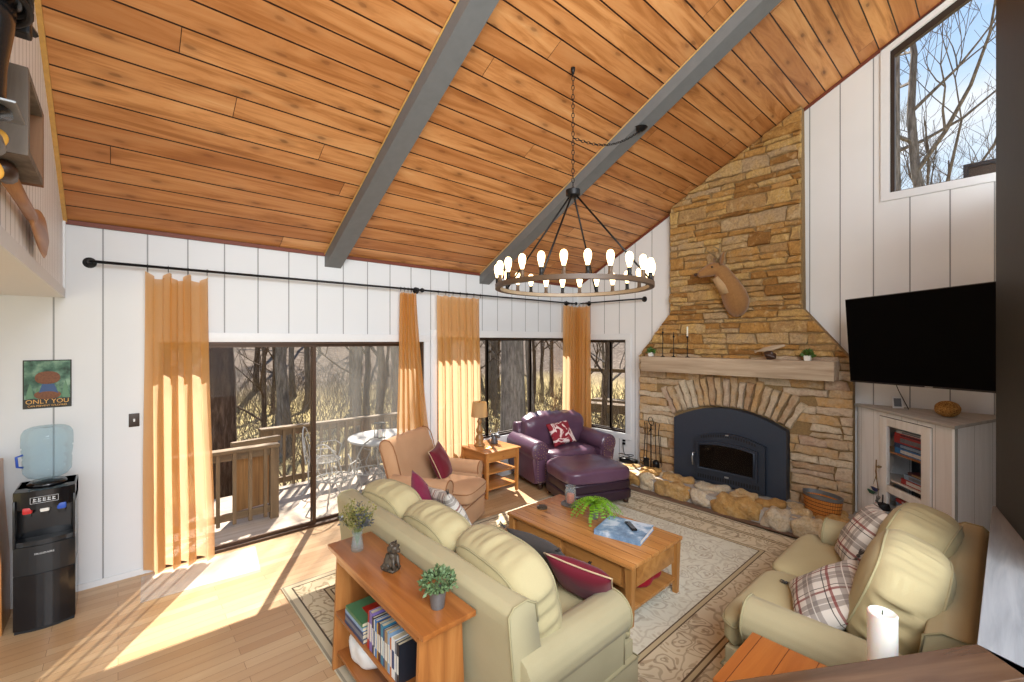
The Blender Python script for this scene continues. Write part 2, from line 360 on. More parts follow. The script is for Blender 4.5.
    n.bump(n.math('ADD', g, f), 1.0, .03); M['hstone'] = n.fin(c, .7, .35)
    M['mortar'] = plain('grey_mortar', 'bbb3a8', .9, var=.25, bump=.6, scale=50)
    M['mortar_d'] = plain('brown_mortar', 'a08256', .95, var=.3, bump=.6, scale=50)
    # outside
    def bark(name, a, b, c3):
        n = NT(name); v = n.coord((9, 9, 1.6)); f = n.noise(v, 2.2, 7, .7, .4); c = n.ramp(f, [(.3, a), (.5, b), (.72, c3)]); n.bump(f, .8, .05); return n.fin(c, .95, .1)
    M['bark'] = bark('brown_bark', '3a2f28', '544639', '72645a')
    M['bark_pale'] = bark('pale_bark', '4c4640', '736c65', '989189')
    M['bark_dark'] = bark('dark_bark', '2c211a', '44352b', '635246')
    M['bark_grey'] = bark('grey_bark', '544b44', '6f675f', '8c847b')
    n = NT('hillside_ground'); v = n.world(); f = n.noise(v, .35, 8, .7); g = n.noise(v, 3.0, 6, .7)
    sp = n.sep(v); c = n.ramp(f, [(.3, '857650'), (.5, 'a39368'), (.7, '80734f')])
    c2 = n.ramp(g, [(.3, '453b33'), (.5, '62574e'), (.7, '7c7167')])
    fz = n.ramp(n.math('ADD', n.math('MULTIPLY', n.math('ADD', sp[2], 2.0), .25), n.math('MULTIPLY', f, .3)), [(.2, 0.0), (.45, 1.0)])
    M['hill'] = n.fin(n.mix(fz, c, c2), 1.0, .05)
    n = NT('brush'); v = n.world(); g = n.noise(v, 1.2, 3); c = n.ramp(g, [(.35, '5e5246'), (.6, '7d6f5e')]); M['brush'] = n.fin(c, 1, .05)
    # little things
    M['leaf'] = plain('green_leaf', '4f7a2c', .5, var=.35, scale=60)
    M['leaf_br'] = plain('bright_fern_green', '7fb51e', .5, var=.3, scale=40)
    M['leaf_ol'] = plain('olive_dried_leaf', '8a8440', .7, var=.4, scale=40)
    M['leaf_sage'] = plain('grey_green_leaf', '6f8a58', .6, var=.4, scale=60)
    M['stem'] = plain('stem', '5e6a38', .7)
    M['galv'] = plain('galvanised_metal', '8a8d8e', .45, .6, var=.25, scale=20)
    M['potwhite'] = plain('white_pot', 'e5e3dc', .4)
    M['statue'] = plain('bronze_resin', '6a5c4c', .5, .2, var=.6, bump=.6, scale=60)
    M['pewter'] = plain('pewter_figurine', '6c7076', .35, .5, var=.3, scale=40)
    M['lampwood'] = plain('turned_honey_wood', 'a87c48', .4, var=.3, scale=12)
    n = NT('lamp_shade_linen'); di = n.n('ShaderNodeBsdfDiffuse'); tr = n.n('ShaderNodeBsdfTranslucent'); di.inputs[0].default_value = s2l('c4a478'); tr.inputs[0].default_value = s2l('dcc090'); ms = n.n('ShaderNodeMixShader'); ms.inputs[0].default_value = .4
    n.l(di.outputs[0], ms.inputs[1]); n.l(tr.outputs[0], ms.inputs[2]); n.l(ms.outputs[0], n.out.inputs[0]); M['shade'] = n.m
    M['wax'] = plain('cream_wax', 'eeeae0', .4, var=.02, Subsurface_Weight=.3)
    M['orangewax'] = plain('orange_wax', 'd0622a', .5)
    n = NT('woven_basket'); v = n.coord(); sp = n.sep(v)
    a = n.math('MULTIPLY', n.math('ARCTAN2', sp[1], sp[0]), 9.0)
    r = n.math('GREATER_THAN', n.math('FRACT', n.math('MULTIPLY', sp[2], 26)), .8); r3 = n.math('GREATER_THAN', n.math('FRACT', a), .86)
    c = n.mix(n.noise(v, 18, 3), 'c98438', 'a8622a'); c = n.mix(n.math('MAXIMUM', r, r3), c, '4c2c16'); n.bump(n.noise(v, 60, 2), .4, .004); M['basket'] = n.fin(c, .6, .3)
    n = NT('woven_ball'); v = n.coord(); f = n.noise(v, 45, 3, .6, 3); c = n.ramp(f, [(.35, '6f4520'), (.5, 'b07c3c'), (.65, 'd6a864')]); n.bump(f, 1, .01); M['ball'] = n.fin(c, .7, .2)
    n = NT('deer_hide'); v = n.coord(); f = n.noise(v, 40, 4); sp = n.sep(v); c = n.mix(f, '9c7448', '7d5631'); M['hide'] = n.fin(c, .9, .1, 0, Sheen_Weight=.3)
    M['hidewhite'] = plain('pale_throat_fur', 'bb9a70', .9, var=.15)
    M['antler'] = plain('antler', '9a845e', .6, var=.3)
    n = NT('bulb_glow'); em = n.n('ShaderNodeEmission'); em.inputs[0].default_value = (1, .70, .36, 1); em.inputs[1].default_value = 5; n.l(em.outputs[0], n.out.inputs[0]); M['bulb'] = n.m
    M['ringwood'] = plain('wood_effect_ring', '5c4632', .5, var=.3, scale=14)
    M['ringin'] = plain('pale_inner_ring', 'a8957c', .5, var=.2, scale=14)
    M['gold'] = plain('brass', 'b98f4a', .35, .8)
    M['paper'] = plain('page_paper', 'd8c9a8', .8, var=.15, scale=90)
    for nm, cc in dict(bk_red='b02a20', bk_purple='7d6aa8', bk_black='20242c', bk_navy='1f3a68', bk_blue='2f78b8', bk_yellow='c9a03c', bk_cream='d8d4c8', bk_maroon='4c1a24', bk_green='4f7f58', bk_teal='3e7f98', bk_white='e2e2de', bk_grey='70757c', bk_orange='c87434', bk_lblue='88a8c4', bk_tan='a08660').items(): M[nm] = plain(nm, cc, .4, var=.15, scale=25)
    n = NT('snowy_book_cover'); v = n.coord(); f = n.noise(v, 9, 6, .6); M['photocover'] = n.fin(n.ramp(f, [(.3, '4a6684'), (.5, '7d9cb8'), (.62, 'c4d2de')]), .25, .5)
    n = NT('poster_forest'); v = n.coord(); f = n.noise(v, 14, 4); sp = n.sep(v)
    M['poster'] = n.fin(n.ramp(f, [(.3, '26332c'), (.5, '4c6e5e'), (.7, '86a68e')]), .6, .3)
    M['poster_dark'] = plain('poster_dark', '2a2a24', .6)
    M['poster_ink'] = plain('poster_yellow', 'dba95a', .6)
    M['poster_tan'] = plain('poster_brown', '8c5530', .6, var=.4, scale=80)
    M['poster_blue'] = plain('poster_blue', '38527c', .6)
    M['red'] = plain('red', 'c02626', .4); M['blue'] = plain('blue', '2450b0', .4); M['dgreen'] = plain('dark_green', '1f5a44', .5); M['navy'] = plain('navy', '1e2a66', .5)
    M['rope'] = plain('tan_rope', '9a7a52', .9, var=.3)
    M['yellow'] = plain('yellow_orange_paint', 'dca23c', .5, var=.15)
    M['raytrim'] = plain('pale_pine_edge', 'd9a95c', .5, var=.2)
    M['redtrim'] = plain('red_brown_edge', '6e3420', .6)
    M['lattice'] = plain('white_iron', 'a19d96', .5)
    M['redtowel'] = fabric('red_blanket', '9c1526', '6c0816')
build_materials()

# ------------------------------------------------------------------ mesh helpers
def link(name, me, m=None, parent=None, smooth=False):
    o = bpy.data.objects.new(name, me); COL.objects.link(o)
    if m is not None: me.materials.append(M[m] if isinstance(m, str) else m)
    if parent is not None: o.parent = parent
    if smooth:
        for p in me.polygons: p.use_smooth = True
    return o
def obj(name, bm, m, parent=None, smooth=False, loc=None, rot=None, angle=None):
    bmesh.ops.recalc_face_normals(bm, faces=bm.faces[:])
    me = bpy.data.meshes.new(name); bm.to_mesh(me); bm.free()
    o = link(name, me, m, parent, smooth or angle is not None)
    if angle is not None:
        try: me.set_sharp_from_angle(angle=R_(angle))
        except Exception: pass
    if loc: o.location = loc
    if rot: o.rotation_euler = rot
    return o
def tag(o, label, cat, group=None, kind=None):
    o['label'] = label
    if cat: o['category'] = cat
    if group: o['group'] = group
    if kind: o['kind'] = kind
    return o
def plabel(o, label): o['label'] = label; return o
def thing(name, label, cat, loc=(0, 0, 0), rot=0, group=None):
    o = bpy.data.objects.new(name, None); COL.objects.link(o); o.location = loc; o.rotation_euler = (0, 0, rot); o.empty_display_size = .1
    return tag(o, label, cat, group)
def structure(o, label=None, cat=None):
    o['kind'] = 'structure'
    if label: o['label'] = label
    if cat: o['category'] = cat
    return o
def B(): return bmesh.new()
def xf(bm, verts, mat): bmesh.ops.transform(bm, matrix=mat, verts=verts)
def box(bm, lo, hi, bev=0, mat=None, seg=2):
    r = bmesh.ops.create_cube(bm, size=1); vs = r['verts']
    for v in vs: v.co = Vector([(lo[i]+hi[i])/2 + v.co[i]*(hi[i]-lo[i]) for i in range(3)])
    if bev:
        es = list({e for v in vs for e in v.link_edges})
        rr = bmesh.ops.bevel(bm, geom=es, offset=bev, segments=seg, affect='EDGES', profile=.6)
        vs = list({v for f in rr['faces'] for v in f.verts} | {v for v in vs if v.is_valid})
        vs = [v for v in vs if v.is_valid]
    if mat is not None: xf(bm, vs, mat)
    return vs
def prism(bm, poly, h0, h1, axis=2, bev=0):
    """poly in the two other axes (cyclic order), extruded along axis"""
    def P(a, b, h):
        if axis == 2: return (a, b, h)
        if axis == 0: return (h, a, b)
        return (a, h, b)
    lo = [bm.verts.new(P(a, b, h0)) for a, b in poly]; hi = [bm.verts.new(P(a, b, h1)) for a, b in poly]
    n = len(poly); fs = [bm.faces.new(lo[::-1]), bm.faces.new(hi)]
    for i in range(n): fs.append(bm.faces.new((lo[i], lo[(i+1) % n], hi[(i+1) % n], hi[i])))
    if bev:
        es = list({e for f in fs for e in f.edges}); bmesh.ops.bevel(bm, geom=es, offset=bev, segments=2, affect='EDGES', profile=.6)
    return lo+hi
def tube(bm, pts, r, seg=8, closed=False, caps=True):
    pts = [Vector(p) for p in pts]; n = len(pts); rs = r if isinstance(r, (list, tuple)) else [r]*n
    rings = []; prev = None
    for i, p in enumerate(pts):
        if closed: t = pts[(i+1) % n]-pts[i-1]
        else: t = pts[min(i+1, n-1)]-pts[max(i-1, 0)]
        if t.length < 1e-9: t = Vector((0, 0, 1))
        t.normalize()
        if prev is None:
            u = t.orthogonal().normalized()
        else:
            u = prev - t*prev.dot(t)
            u = u.normalized() if u.length > 1e-6 else t.orthogonal().normalized()
        prev = u; v = t.cross(u)
        rings.append([bm.verts.new(p + (u*math.cos(2*PI*k/seg)+v*math.sin(2*PI*k/seg))*rs[i]) for k in range(seg)])
    m = n if closed else n-1
    for i in range(m):
        a, b = rings[i], rings[(i+1) % n]
        for k in range(seg): bm.faces.new((a[k], a[(k+1) % seg], b[(k+1) % seg], b[k]))
    if caps and not closed:
        bm.faces.new(rings[0][::-1]); bm.faces.new(rings[-1])
def lathe(bm, prof, c=(0, 0, 0), seg=20, axis='z', cap=True):
    rings = []
    for r, z in prof:
        ring = []
        for k in range(seg):
            a = 2*PI*k/seg; p = (r*math.cos(a), r*math.sin(a), z)
            if axis == 'x': p = (z, p[0], p[1])
            if axis == 'y': p = (p[0], z, p[1])
            ring.append(bm.verts.new(Vector(c)+Vector(p)))
        rings.append(ring)
    for a, b in zip(rings, rings[1:]):
        for k in range(seg): bm.faces.new((a[k], a[(k+1) % seg], b[(k+1) % seg], b[k]))
    if cap:
        if prof[0][0] > 1e-5: bm.faces.new(rings[0][::-1])
        if prof[-1][0] > 1e-5: bm.faces.new(rings[-1])
    bmesh.ops.remove_doubles(bm, verts=[v for rg in (rings[0], rings[-1]) for v in rg], dist=1e-6)
def rbox(bm, size, c=(0, 0, 0), p=6, n=8, mat=None, amp=0, fr=4, seed=0, puff=None):
    """rounded soft box (p-norm ball) with noise"""
    tb = bmesh.new(); bmesh.ops.create_cube(tb, size=2)
    bmesh.ops.subdivide_edges(tb, edges=tb.edges[:], cuts=n, use_grid_fill=True)
    m = Matrix.Translation(Vector(c))
    if mat is not None: m = m @ mat
    for v in tb.verts:
        q = Vector([math.tan(a*PI/4) for a in v.co])
        L = (abs(q.x)**p+abs(q.y)**p+abs(q.z)**p)**(1/p); q /= L
        s = Vector((q.x*size[0]/2, q.y*size[1]/2, q.z*size[2]/2))
        if amp:
            d = noise.noise(Vector((s.x*fr+seed*7.1, s.y*fr+seed*3.3, s.z*fr)))
            s += q.normalized()*amp*d
        v.co = m @ s
    me = bpy.data.meshes.new('tmp'); tb.to_mesh(me); tb.free(); bm.from_mesh(me); bpy.data.meshes.remove(me)
def pillow_bm(w_, h_, t, n=16, pinch=.10, seed=0):
    bm = B()
    def surf(sgn):
        g = []
        for i in range(n+1):
            row = []
            for j in range(n+1):
                u = -1+2*i/n; v = -1+2*j/n
                k = (max(0, 1-u*u)**.45)*(max(0, 1-v*v)**.45)
                x = u*w_/2*(1-pinch*(1-v*v)); y = v*h_/2*(1-pinch*(1-u*u))
                z = sgn*t/2*k*(1+.12*noise.noise(Vector((u*2.2+seed, v*2.2, seed*2.0))))
                row.append(bm.verts.new((x, y, z)))
            g.append(row)
        for i in range(n):
            for j in range(n):
                bm.faces.new((g[i][j], g[i+1][j], g[i+1][j+1], g[i][j+1]))
        return g
    surf(1); surf(-1); bmesh.ops.remove_doubles(bm, verts=bm.verts[:], dist=1e-5)
    return bm
def pillow_edge(w_, h_, pinch=.10, n=12):
    pts = []
    for k in range(4*n):
        s, q = divmod(k, n); t = -1+2*q/n
        u, v = [(t, -1), (1, t), (-t, 1), (-1, -t)][s]
        pts.append((u*w_/2*(1-pinch*(1-v*v)), v*h_/2*(1-pinch*(1-u*u)), 0))
    return pts
def throw_pillow(name, label, mat, loc, rot, w_=.45, h_=.45, t=.16, pipe=None, tassel=False, seed=0, group=None):
    r = thing(name, label, 'pillow', (0, 0, 0), 0, group); r.location = loc; r.rotation_euler = rot
    obj('pillow_cover', pillow_bm(w_, h_, t, seed=seed), mat, r, True)
    if pipe:
        bm = B(); tube(bm, pillow_edge(w_, h_), .005, 6, closed=True); plabel(obj('piping', bm, pipe, r, True), 'pale piping round the pillow edge')
    if tassel:
        for sx, sy in ((-1, -1), (1, -1), (-1, 1), (1, 1)):
            bm = B(); rng = random.Random(seed)
            lathe(bm, [(0, 0), (.009, -.003), (.010, -.012), (.007, -.018)], (0, 0, 0), 8)
            for k in range(10):
                a = 2*PI*k/10; tube(bm, [(0, 0, -.012), (.008*math.cos(a), .008*math.sin(a), -.03), (.012*math.cos(a), .012*math.sin(a), -.055)], .002, 4)
            d = Vector((sx, sy, 0)).normalized()
            o = obj('tassel', bm, 'greyp', r, True, loc=(sx*w_/2, sy*h_/2, 0)); o.rotation_mode = 'QUATERNION'; o.rotation_quaternion = Vector((0, 0, -1)).rotation_difference(d)
    return r
def text(name, s, size, loc, rot, mat, parent=None, extrude=.001, align='CENTER', sx=1):
    cu = bpy.data.curves.new(name, 'FONT'); cu.body = s; cu.size = size; cu.extrude = extrude; cu.align_x = align; cu.align_y = 'CENTER'
    t = bpy.data.objects.new(name, cu); COL.objects.link(t); bpy.context.view_layer.update()
    me = bpy.data.meshes.new_from_object(t.evaluated_get(bpy.context.evaluated_depsgraph_get()))
    bpy.data.objects.remove(t); bpy.data.curves.remove(cu)
    me.materials.clear(); o = link(name, me, mat, parent); o.location = loc; o.rotation_euler = rot; o.scale = (sx, 1, 1)
    return o
def copy_tree(o, parent=None):
    c = o.copy(); COL.objects.link(c); c.parent = parent
    for ch in [x for x in o.children]: copy_tree(ch, c)
    return c
#==STRUCTURE==
WY = 5.06; FX = 6.1; CS = .515; CZ = 3.03
def ceil_z(y): return CZ + CS*(WY-y)
def wall_holes(bm, axis, c0, c1, u0, u1, z0, z1, holes):
    """solid wall slab of boxes around rectangular holes; axis 'y' wall (plane y) or 'x'"""
    us = sorted({u0, u1} | {h[0] for h in holes} | {h[1] for h in holes})
    for a, b in zip(us, us[1:]):
        zs = [(z0, z1)]
        for h in holes:
            if h[0] <= a and h[1] >= b:
                nz = []
                for (p, q) in zs:
                    if h[2] > p: nz.append((p, h[2]))
                    if h[3] < q: nz.append((h[3], q))
                zs = nz
        for p, q in zs:
            if axis == 'y': box(bm, (a, c0, p), (b, c1, q))
            else: box(bm, (c0, a, p), (c1, b, q))
    bmesh.ops.remove_doubles(bm, verts=bm.verts[:], dist=1e-5)
# floor
bm = B(); box(bm, (-3.2, -1.6, -.12), (FX, WY, 0)); structure(obj('floor', bm, 'floor'), 'light oak strip floor of the living room')
# window wall: door 0.42..2.98, window 3.55..5.93
bm = B(); wall_holes(bm, 'y', WY, WY+.14, -3.2, FX+.14, -.1, CZ+.02, [(.27, 2.98, 0.0, 2.04), (3.18, 5.93, .62, 2.10)])
structure(obj('wall_left', bm, 'wallW'), 'white vertical board wall with sliding door and corner window')
# fireplace wall (gable)
bm = B(); wall_holes(bm, 'x', FX, FX+.14, -1.6, WY, -.1, 6.6, [(4.055, 4.93, .56, 2.07), (-1.0, .80, 3.62, 6.6)])
bmesh.ops.bisect_plane(bm, geom=bm.verts[:]+bm.edges[:]+bm.faces[:], plane_co=(0, WY, CZ+.03), plane_no=(0, CS, 1), clear_outer=True)
structure(obj('wall_right', bm, 'wallF'), 'white vertical board gable wall behind the fireplace')
# ceiling slab
bm = B(); prism(bm, [(WY+.14, CZ-.07), (-1.6, ceil_z(-1.6)), (-1.6, ceil_z(-1.6)+.2), (WY+.14, CZ+.14)], -3.2, FX+.14, axis=0)
structure(obj('ceiling', bm, 'pine'), 'sloping knotty pine board ceiling')
# beams
for i, (a, b) in enumerate(((1.72, 1.90), (3.90, 4.08))):
    bm = B(); d = .15
    prism(bm, [(WY, ceil_z(WY)), (-1.5, ceil_z(-1.5)), (-1.5, ceil_z(-1.5)-d), (WY, ceil_z(WY)-d)], a, b, axis=0)
    o = obj('trim_%d' % (i+1), bm, 'beam'); structure(o, ['charcoal ceiling beam on the left, running down to the window wall', 'charcoal ceiling beam above the round chandelier'][i])
    bm = B(); tube(bm, [(a-.006, WY-.02, ceil_z(WY)-.012), (a-.006, -1.5, ceil_z(-1.5)-.012)], .006, 6); obj('edge_moulding', bm, 'raytrim', o)
# rake trims
bm = B(); prism(bm, [(WY, ceil_z(WY)), (-1.5, ceil_z(-1.5)), (-1.5, ceil_z(-1.5)-.035), (WY, ceil_z(WY)-.035)], FX-.02, FX, axis=0); structure(obj('trim_3', bm, 'redtrim'), 'thin reddish rake trim where ceiling meets gable wall')
bm = B(); box(bm, (-.33, WY-.02, CZ-.035), (FX, WY, CZ)); structure(obj('trim_4', bm, 'redtrim'), 'thin wood trim along the top of the window wall')
# loft wall on the left with soffit
bm = B(); prism(bm, [(WY, 2.44), (1.0, 2.44), (1.0, ceil_z(1.0)), (WY, ceil_z(WY))], -.47, -.33, axis=0); structure(obj('wall_loft', bm, 'bead'), 'white beadboard loft wall at upper left')
bm = B(); box(bm, (-3.2, 1.0, 2.40), (-.33, WY, 2.44)); structure(obj('trim_5', bm, 'soffit'), 'smooth white soffit beneath the loft')
bm = B(); box(bm, (-.345, WY-.03, 2.40), (-.315, WY, CZ)); box(bm, (-.33, 1.0, 2.40), (-.318, WY, 2.47)); structure(obj('trim_6', bm, 'white'), 'white corner trim of the loft wall')
bm = B(); prism(bm, [(WY, ceil_z(WY)-.03), (1.0, ceil_z(1.0)-.03), (1.0, ceil_z(1.0)), (WY, ceil_z(WY))], -.335, -.305, axis=0); structure(obj('trim_7', bm, 'raytrim'), 'pale pine strip where loft wall meets ceiling')
# casings
def casing(name, axis, c0, c1, u0, u1, z0, z1, w_, bottom=True, label=''):
    bm = B()
    segs = [(u0-w_, u1+w_, z1, z1+w_), (u0-w_, u0, z0, z1), (u1, u1+w_, z0, z1)]
    if bottom: segs.append((u0-w_, u1+w_, z0-w_, z0))
    for a, b, p, q in segs:
        if axis == 'y': box(bm, (a, c0, p), (b, c1, q), .004)
        else: box(bm, (c0, a, p), (c1, b, q), .004)
    return structure(obj(name, bm, 'white', angle=30), label)
casing('trim_8', 'y', WY-.02, WY, .27, 2.98, 0, 2.04, .09, False, 'white casing around the sliding door')
casing('trim_9', 'y', WY-.02, WY, 3.18, 5.93, .62, 2.10, .10, True, 'white casing around the window beside the sliding door')
casing('trim_10', 'x', FX-.02, FX, 4.055, 4.93, .56, 2.07, .10, True, 'white casing around the window beside the fireplace')
# sliding door
def frame_rect(bm, axis, c, u0, u1, z0, z1, w_, d):
    for a, b, p, q in ((u0, u1, z1-w_, z1), (u0, u1, z0, z0+w_), (u0, u0+w_, z0+w_, z1-w_), (u1-w_, u1, z0+w_, z1-w_)):
        if axis == 'y': box(bm, (a, c-d/2, p), (b, c+d/2, q))
        else: box(bm, (c-d/2, a, p), (c+d/2, b, q))
def pane(name, axis, c, u0, u1, z0, z1, parent, m='glass', t=.006):
    bm = B()
    if axis == 'y': box(bm, (u0, c-t/2, z0), (u1, c+t/2, z1))
    else: box(bm, (c-t/2, u0, z0), (c+t/2, u1, z1))
    return obj(name, bm, m, parent)
d1 = thing('door_1', 'bronze framed sliding glass patio door', 'door', (0, 0, 0)); d1['kind'] = 'structure'; del d1['category']
bm = B(); frame_rect(bm, 'y', WY+.06, .27, 2.98, 0, 2.04, .025, .12); obj('door_frame', bm, 'doorbronze', d1)
bm = B(); frame_rect(bm, 'y', WY+.05, .29, 1.64, .02, 2.02, .035, .03); p = obj('sliding_panel', bm, 'doorbronze', d1); pane('glass_pane', 'y', WY+.05, .325, 1.605, .055, 1.985, p)
bm = B(); frame_rect(bm, 'y', WY+.09, 1.60, 2.96, .02, 2.02, .035, .03); p = obj('fixed_panel', bm, 'doorbronze', d1); pane('glass_pane', 'y', WY+.09, 1.635, 2.925, .055, 1.985, p)
pane('insect_screen', 'y', WY+.115, 1.635, 2.925, .055, 1.985, p, 'screen', .003)
# windows
w1 = thing('window_1', 'wide window with black frame behind the lamp table', 'window'); w1['kind'] = 'structure'; del w1['category']
bm = B(); frame_rect(bm, 'y', WY+.06, 3.18, 5.93, .62, 2.10, .03, .1); obj('window_frame', bm, 'bronze', w1)
for a, b in ((3.19, 4.10), (4.06, 4.99), (4.96, 5.92)):
    bm = B(); frame_rect(bm, 'y', WY+.06, a, b, .63, 2.09, .035, .03); p = obj('sash', bm, 'bronze', w1); pane('glass_pane', 'y', WY+.06, a+.035, b-.035, .665, 2.055, p)
w2 = thing('window_2', 'narrower black framed window between corner curtain and fireplace', 'window'); w2['kind'] = 'structure'; del w2['category']
bm = B(); frame_rect(bm, 'x', FX+.06, 4.055, 4.93, .56, 2.07, .03, .1); obj('window_frame', bm, 'bronze', w2)
for a, b in ((4.065, 4.40), (4.37, 4.92)):
    bm = B(); frame_rect(bm, 'x', FX+.06, a, b, .57, 2.06, .035, .03); p = obj('sash', bm, 'bronze', w2); pane('glass_pane', 'x', FX+.06, a+.035, b-.035, .605, 2.025, p)
# gable window
w3 = thing('window_3', 'tall sloping topped window high in the gable wall', 'window'); w3['kind'] = 'structure'; del w3['category']
def gz(y, d=0): return ceil_z(y)-d
bm = B()
prism(bm, [(.80, 3.62), (.875, 3.62), (.875, gz(.875, .10)), (.80, gz(.80, .10))], FX-.02, FX+.01, axis=0); box(bm, (FX-.02, -1.0, 3.54), (FX+.01, .875, 3.62))
prism(bm, [(.875, gz(.875, .02)), (-1.0, gz(-1.0, .02)), (-1.0, gz(-1.0, .10)), (.875, gz(.875, .10))], FX-.02, FX+.01, axis=0)
obj('window_casing', bm, 'white', w3)
bm = B(); prism(bm, [(.765, 3.62), (.80, 3.62), (.80, gz(.80, .17)), (.765, gz(.765, .17))], FX+.02, FX+.08, axis=0); box(bm, (FX+.02, -1.0, 3.62), (FX+.08, .765, 3.635))
prism(bm, [(.80, gz(.8, .09)), (-1.0, gz(-1.0, .09)), (-1.0, gz(-1.0, .17)), (.80, gz(.8, .17))], FX+.02, FX+.08, axis=0)
obj('window_frame', bm, 'bronze', w3)
bm = B(); prism(bm, [(.78, 3.63), (.78, gz(.78, .15)), (-1.0, gz(-1.0, .15)), (-1.0, 3.63)], FX+.05, FX+.056, axis=0); obj('glass_pane', bm, 'glass', w3)
# stairwell half wall and black wall near the camera
bm = B(); prism(bm, [(2.2, .045), (4.16, .035), (4.16, -.2), (2.2, -.2), (2.02, -.07), (.85, .66), (.96, .80)], 0, .965); structure(obj('wall_near', bm, 'blackwall'), 'low black painted half wall along the stairs in the foreground')
bm = B(); prism(bm, [(2.22, .06), (4.16, .045), (4.16, -.2), (2.14, -.2), (2.115, -.045)], .965, 1.0, bev=.003); structure(obj('trim_11', bm, 'cap_grey'), 'grey washed cap board on the half wall beside the black wall')
def rotpoly(o, pts): return [(p[0], p[1]) for p in pts]
d_ = Vector((-.85, .527)); nrm = Vector((-.527, -.85))
a0 = Vector((2.22, .06)); L = 1.75; wd = .15
bm = B(); prism(bm, [(0, 0), (L, 0), (L, wd), (.0-.02, wd)], 0, .035, bev=.003)
o = obj('trim_12', bm, 'cap'); o.location = (a0.x, a0.y, .965); o.rotation_euler = (0, 0, math.atan2(d_.y, d_.x)); structure(o, 'glossy dark brown cap board crossing the bottom of the view')
bm = B(); prism(bm, [(4.16, .03), (3.0, -.165), (3.0, -.3), (4.16, -.3)], 0, 5.6); 
o = structure(obj('wall_stair', bm, 'blackwall'), 'tall black painted wall end at the right edge')
bm = B(); box(bm, (4.16, -.47, 0), (FX, -.35, 3.5)); structure(obj('wall_light_block', bm, 'wallF'), 'unseen white board wall added behind the black wall end to shade the cabinet')  # added out of view to keep the fill lamps off the cabinet side
# hearth border strip
bm = B(); prism(bm, [(5.27, 3.95), (5.22, 2.4), (5.16, .5), (5.34, .5), (5.36, 2.4), (5.42, 3.95)], 0, .012); structure(obj('trim_13', bm, 'trimwood'), 'dark border strip between rug and hearth')
bm = B(); box(bm, (-.33, WY-.012, 0), (.18, WY, .05)); structure(obj('baseboard_left', bm, 'white'), 'low white skirting on the window wall')
#==OUTSIDE==
bm = B(); nx, ny = 70, 60
def terr(x, y):
    d = math.hypot(x-1, y-2); base = -1.2-.03*min(d, 40)
    hy = max(0, y-27)*.36 + max(0, x-26)*.22
    base += min(hy, 22)
    return base + .35*noise.noise(Vector((x*.1, y*.1, 3)))
grid = []
for i in range(nx+1):
    row = []
    for j in range(ny+1):
        x = -60+190*i/nx; y = -50+150*j/ny
        row.append(bm.verts.new((x, y, terr(x, y))))
    grid.append(row)
for i in range(nx):
    for j in range(ny): bm.faces.new((grid[i][j], grid[i+1][j], grid[i+1][j+1], grid[i][j+1]))
structure(obj('ground', bm, 'hill', smooth=True), 'pale grassy ground rising to a wooded hillside outside')
bm = B(); box(bm, (-1.5, WY+.14, -.16), (4.9, 7.15, -.10)); structure(obj('deck', bm, 'deckwood'), 'sunlit weathered board deck outside the sliding door')
def railing(name, label, p0, p1, z0=-.1, h=.9, pitch=.13, post=1.5, postat=None):
    r = thing(name, label, 'railing', (0, 0, 0)); p0 = Vector(p0); p1 = Vector(p1); v = p1-p0; L = v.length; a = math.atan2(v.y, v.x)
    r.location = (p0.x, p0.y, z0); r.rotation_euler = (0, 0, a)
    bm = B(); box(bm, (-.05, -.07, h-.04), (L+.05, .07, h), .005); obj('top_rail', bm, 'railwood', r)
    bm = B(); box(bm, (0, -.02, h-.13), (L, .02, h-.04)); obj('upper_rail', bm, 'railwood', r)
    bm = B(); box(bm, (0, -.02, .08), (L, .02, .16)); obj('lower_rail', bm, 'railwood', r)
    k = 0; x = pitch
    while x < L-.05 and k < 90:
        bm = B(); box(bm, (x-.018, -.055, .04), (x+.018, -.02, h-.04)); obj('baluster', bm, 'railwood_z', r); x += pitch; k += 1
    x = 0
    while x <= L+.01:
        bm = B(); box(bm, (x-.045, -.045, -.05), (x+.045, .045, h-.04)); obj('post', bm, 'railwood_z', r); x += post if L > post else L
    return r
railing('deck_railing', 'long wooden baluster railing along the far edge of the deck', (1.55, 7.05), (4.75, 7.05))
railing('deck_railing', 'short wooden railing guarding the deck stairs on the left', (.2, 5.95), (1.42, 5.95), pitch=.16)
g = thing('stair_gate', 'brown vertical board gate panel at the top of the deck stairs', 'gate', (1.05, 6.22, -.1), R_(10))
bm = B(); box(bm, (0, -.02, .08), (.50, .02, .88), .004); obj('board_panel', bm, wood('gate_boards', '6b4a28', '8c6438', 'a57c4a', axis=2, planks=(0, .09), rough=.7, knots=False), g)
bm = B(); box(bm, (-.03, -.04, .86), (.53, .04, .92)); obj('top_rail', bm, 'railwood', g)
# footbridge seen through the narrow window
railing('footbridge_railing', 'grey wooden footbridge railing seen through the window by the fireplace', (13.3, 6.6), (12.3, 10.2), z0=-.15, h=1.25, pitch=.9, post=1.8)
bm = B(); prism(bm, [(13.35, 6.6), (12.35, 10.2), (14.0, 10.6), (15.0, 7.0)], -.45, -.16); structure(obj('footbridge_deck', bm, 'railwood'), 'grey boardwalk outside the window by the fireplace')

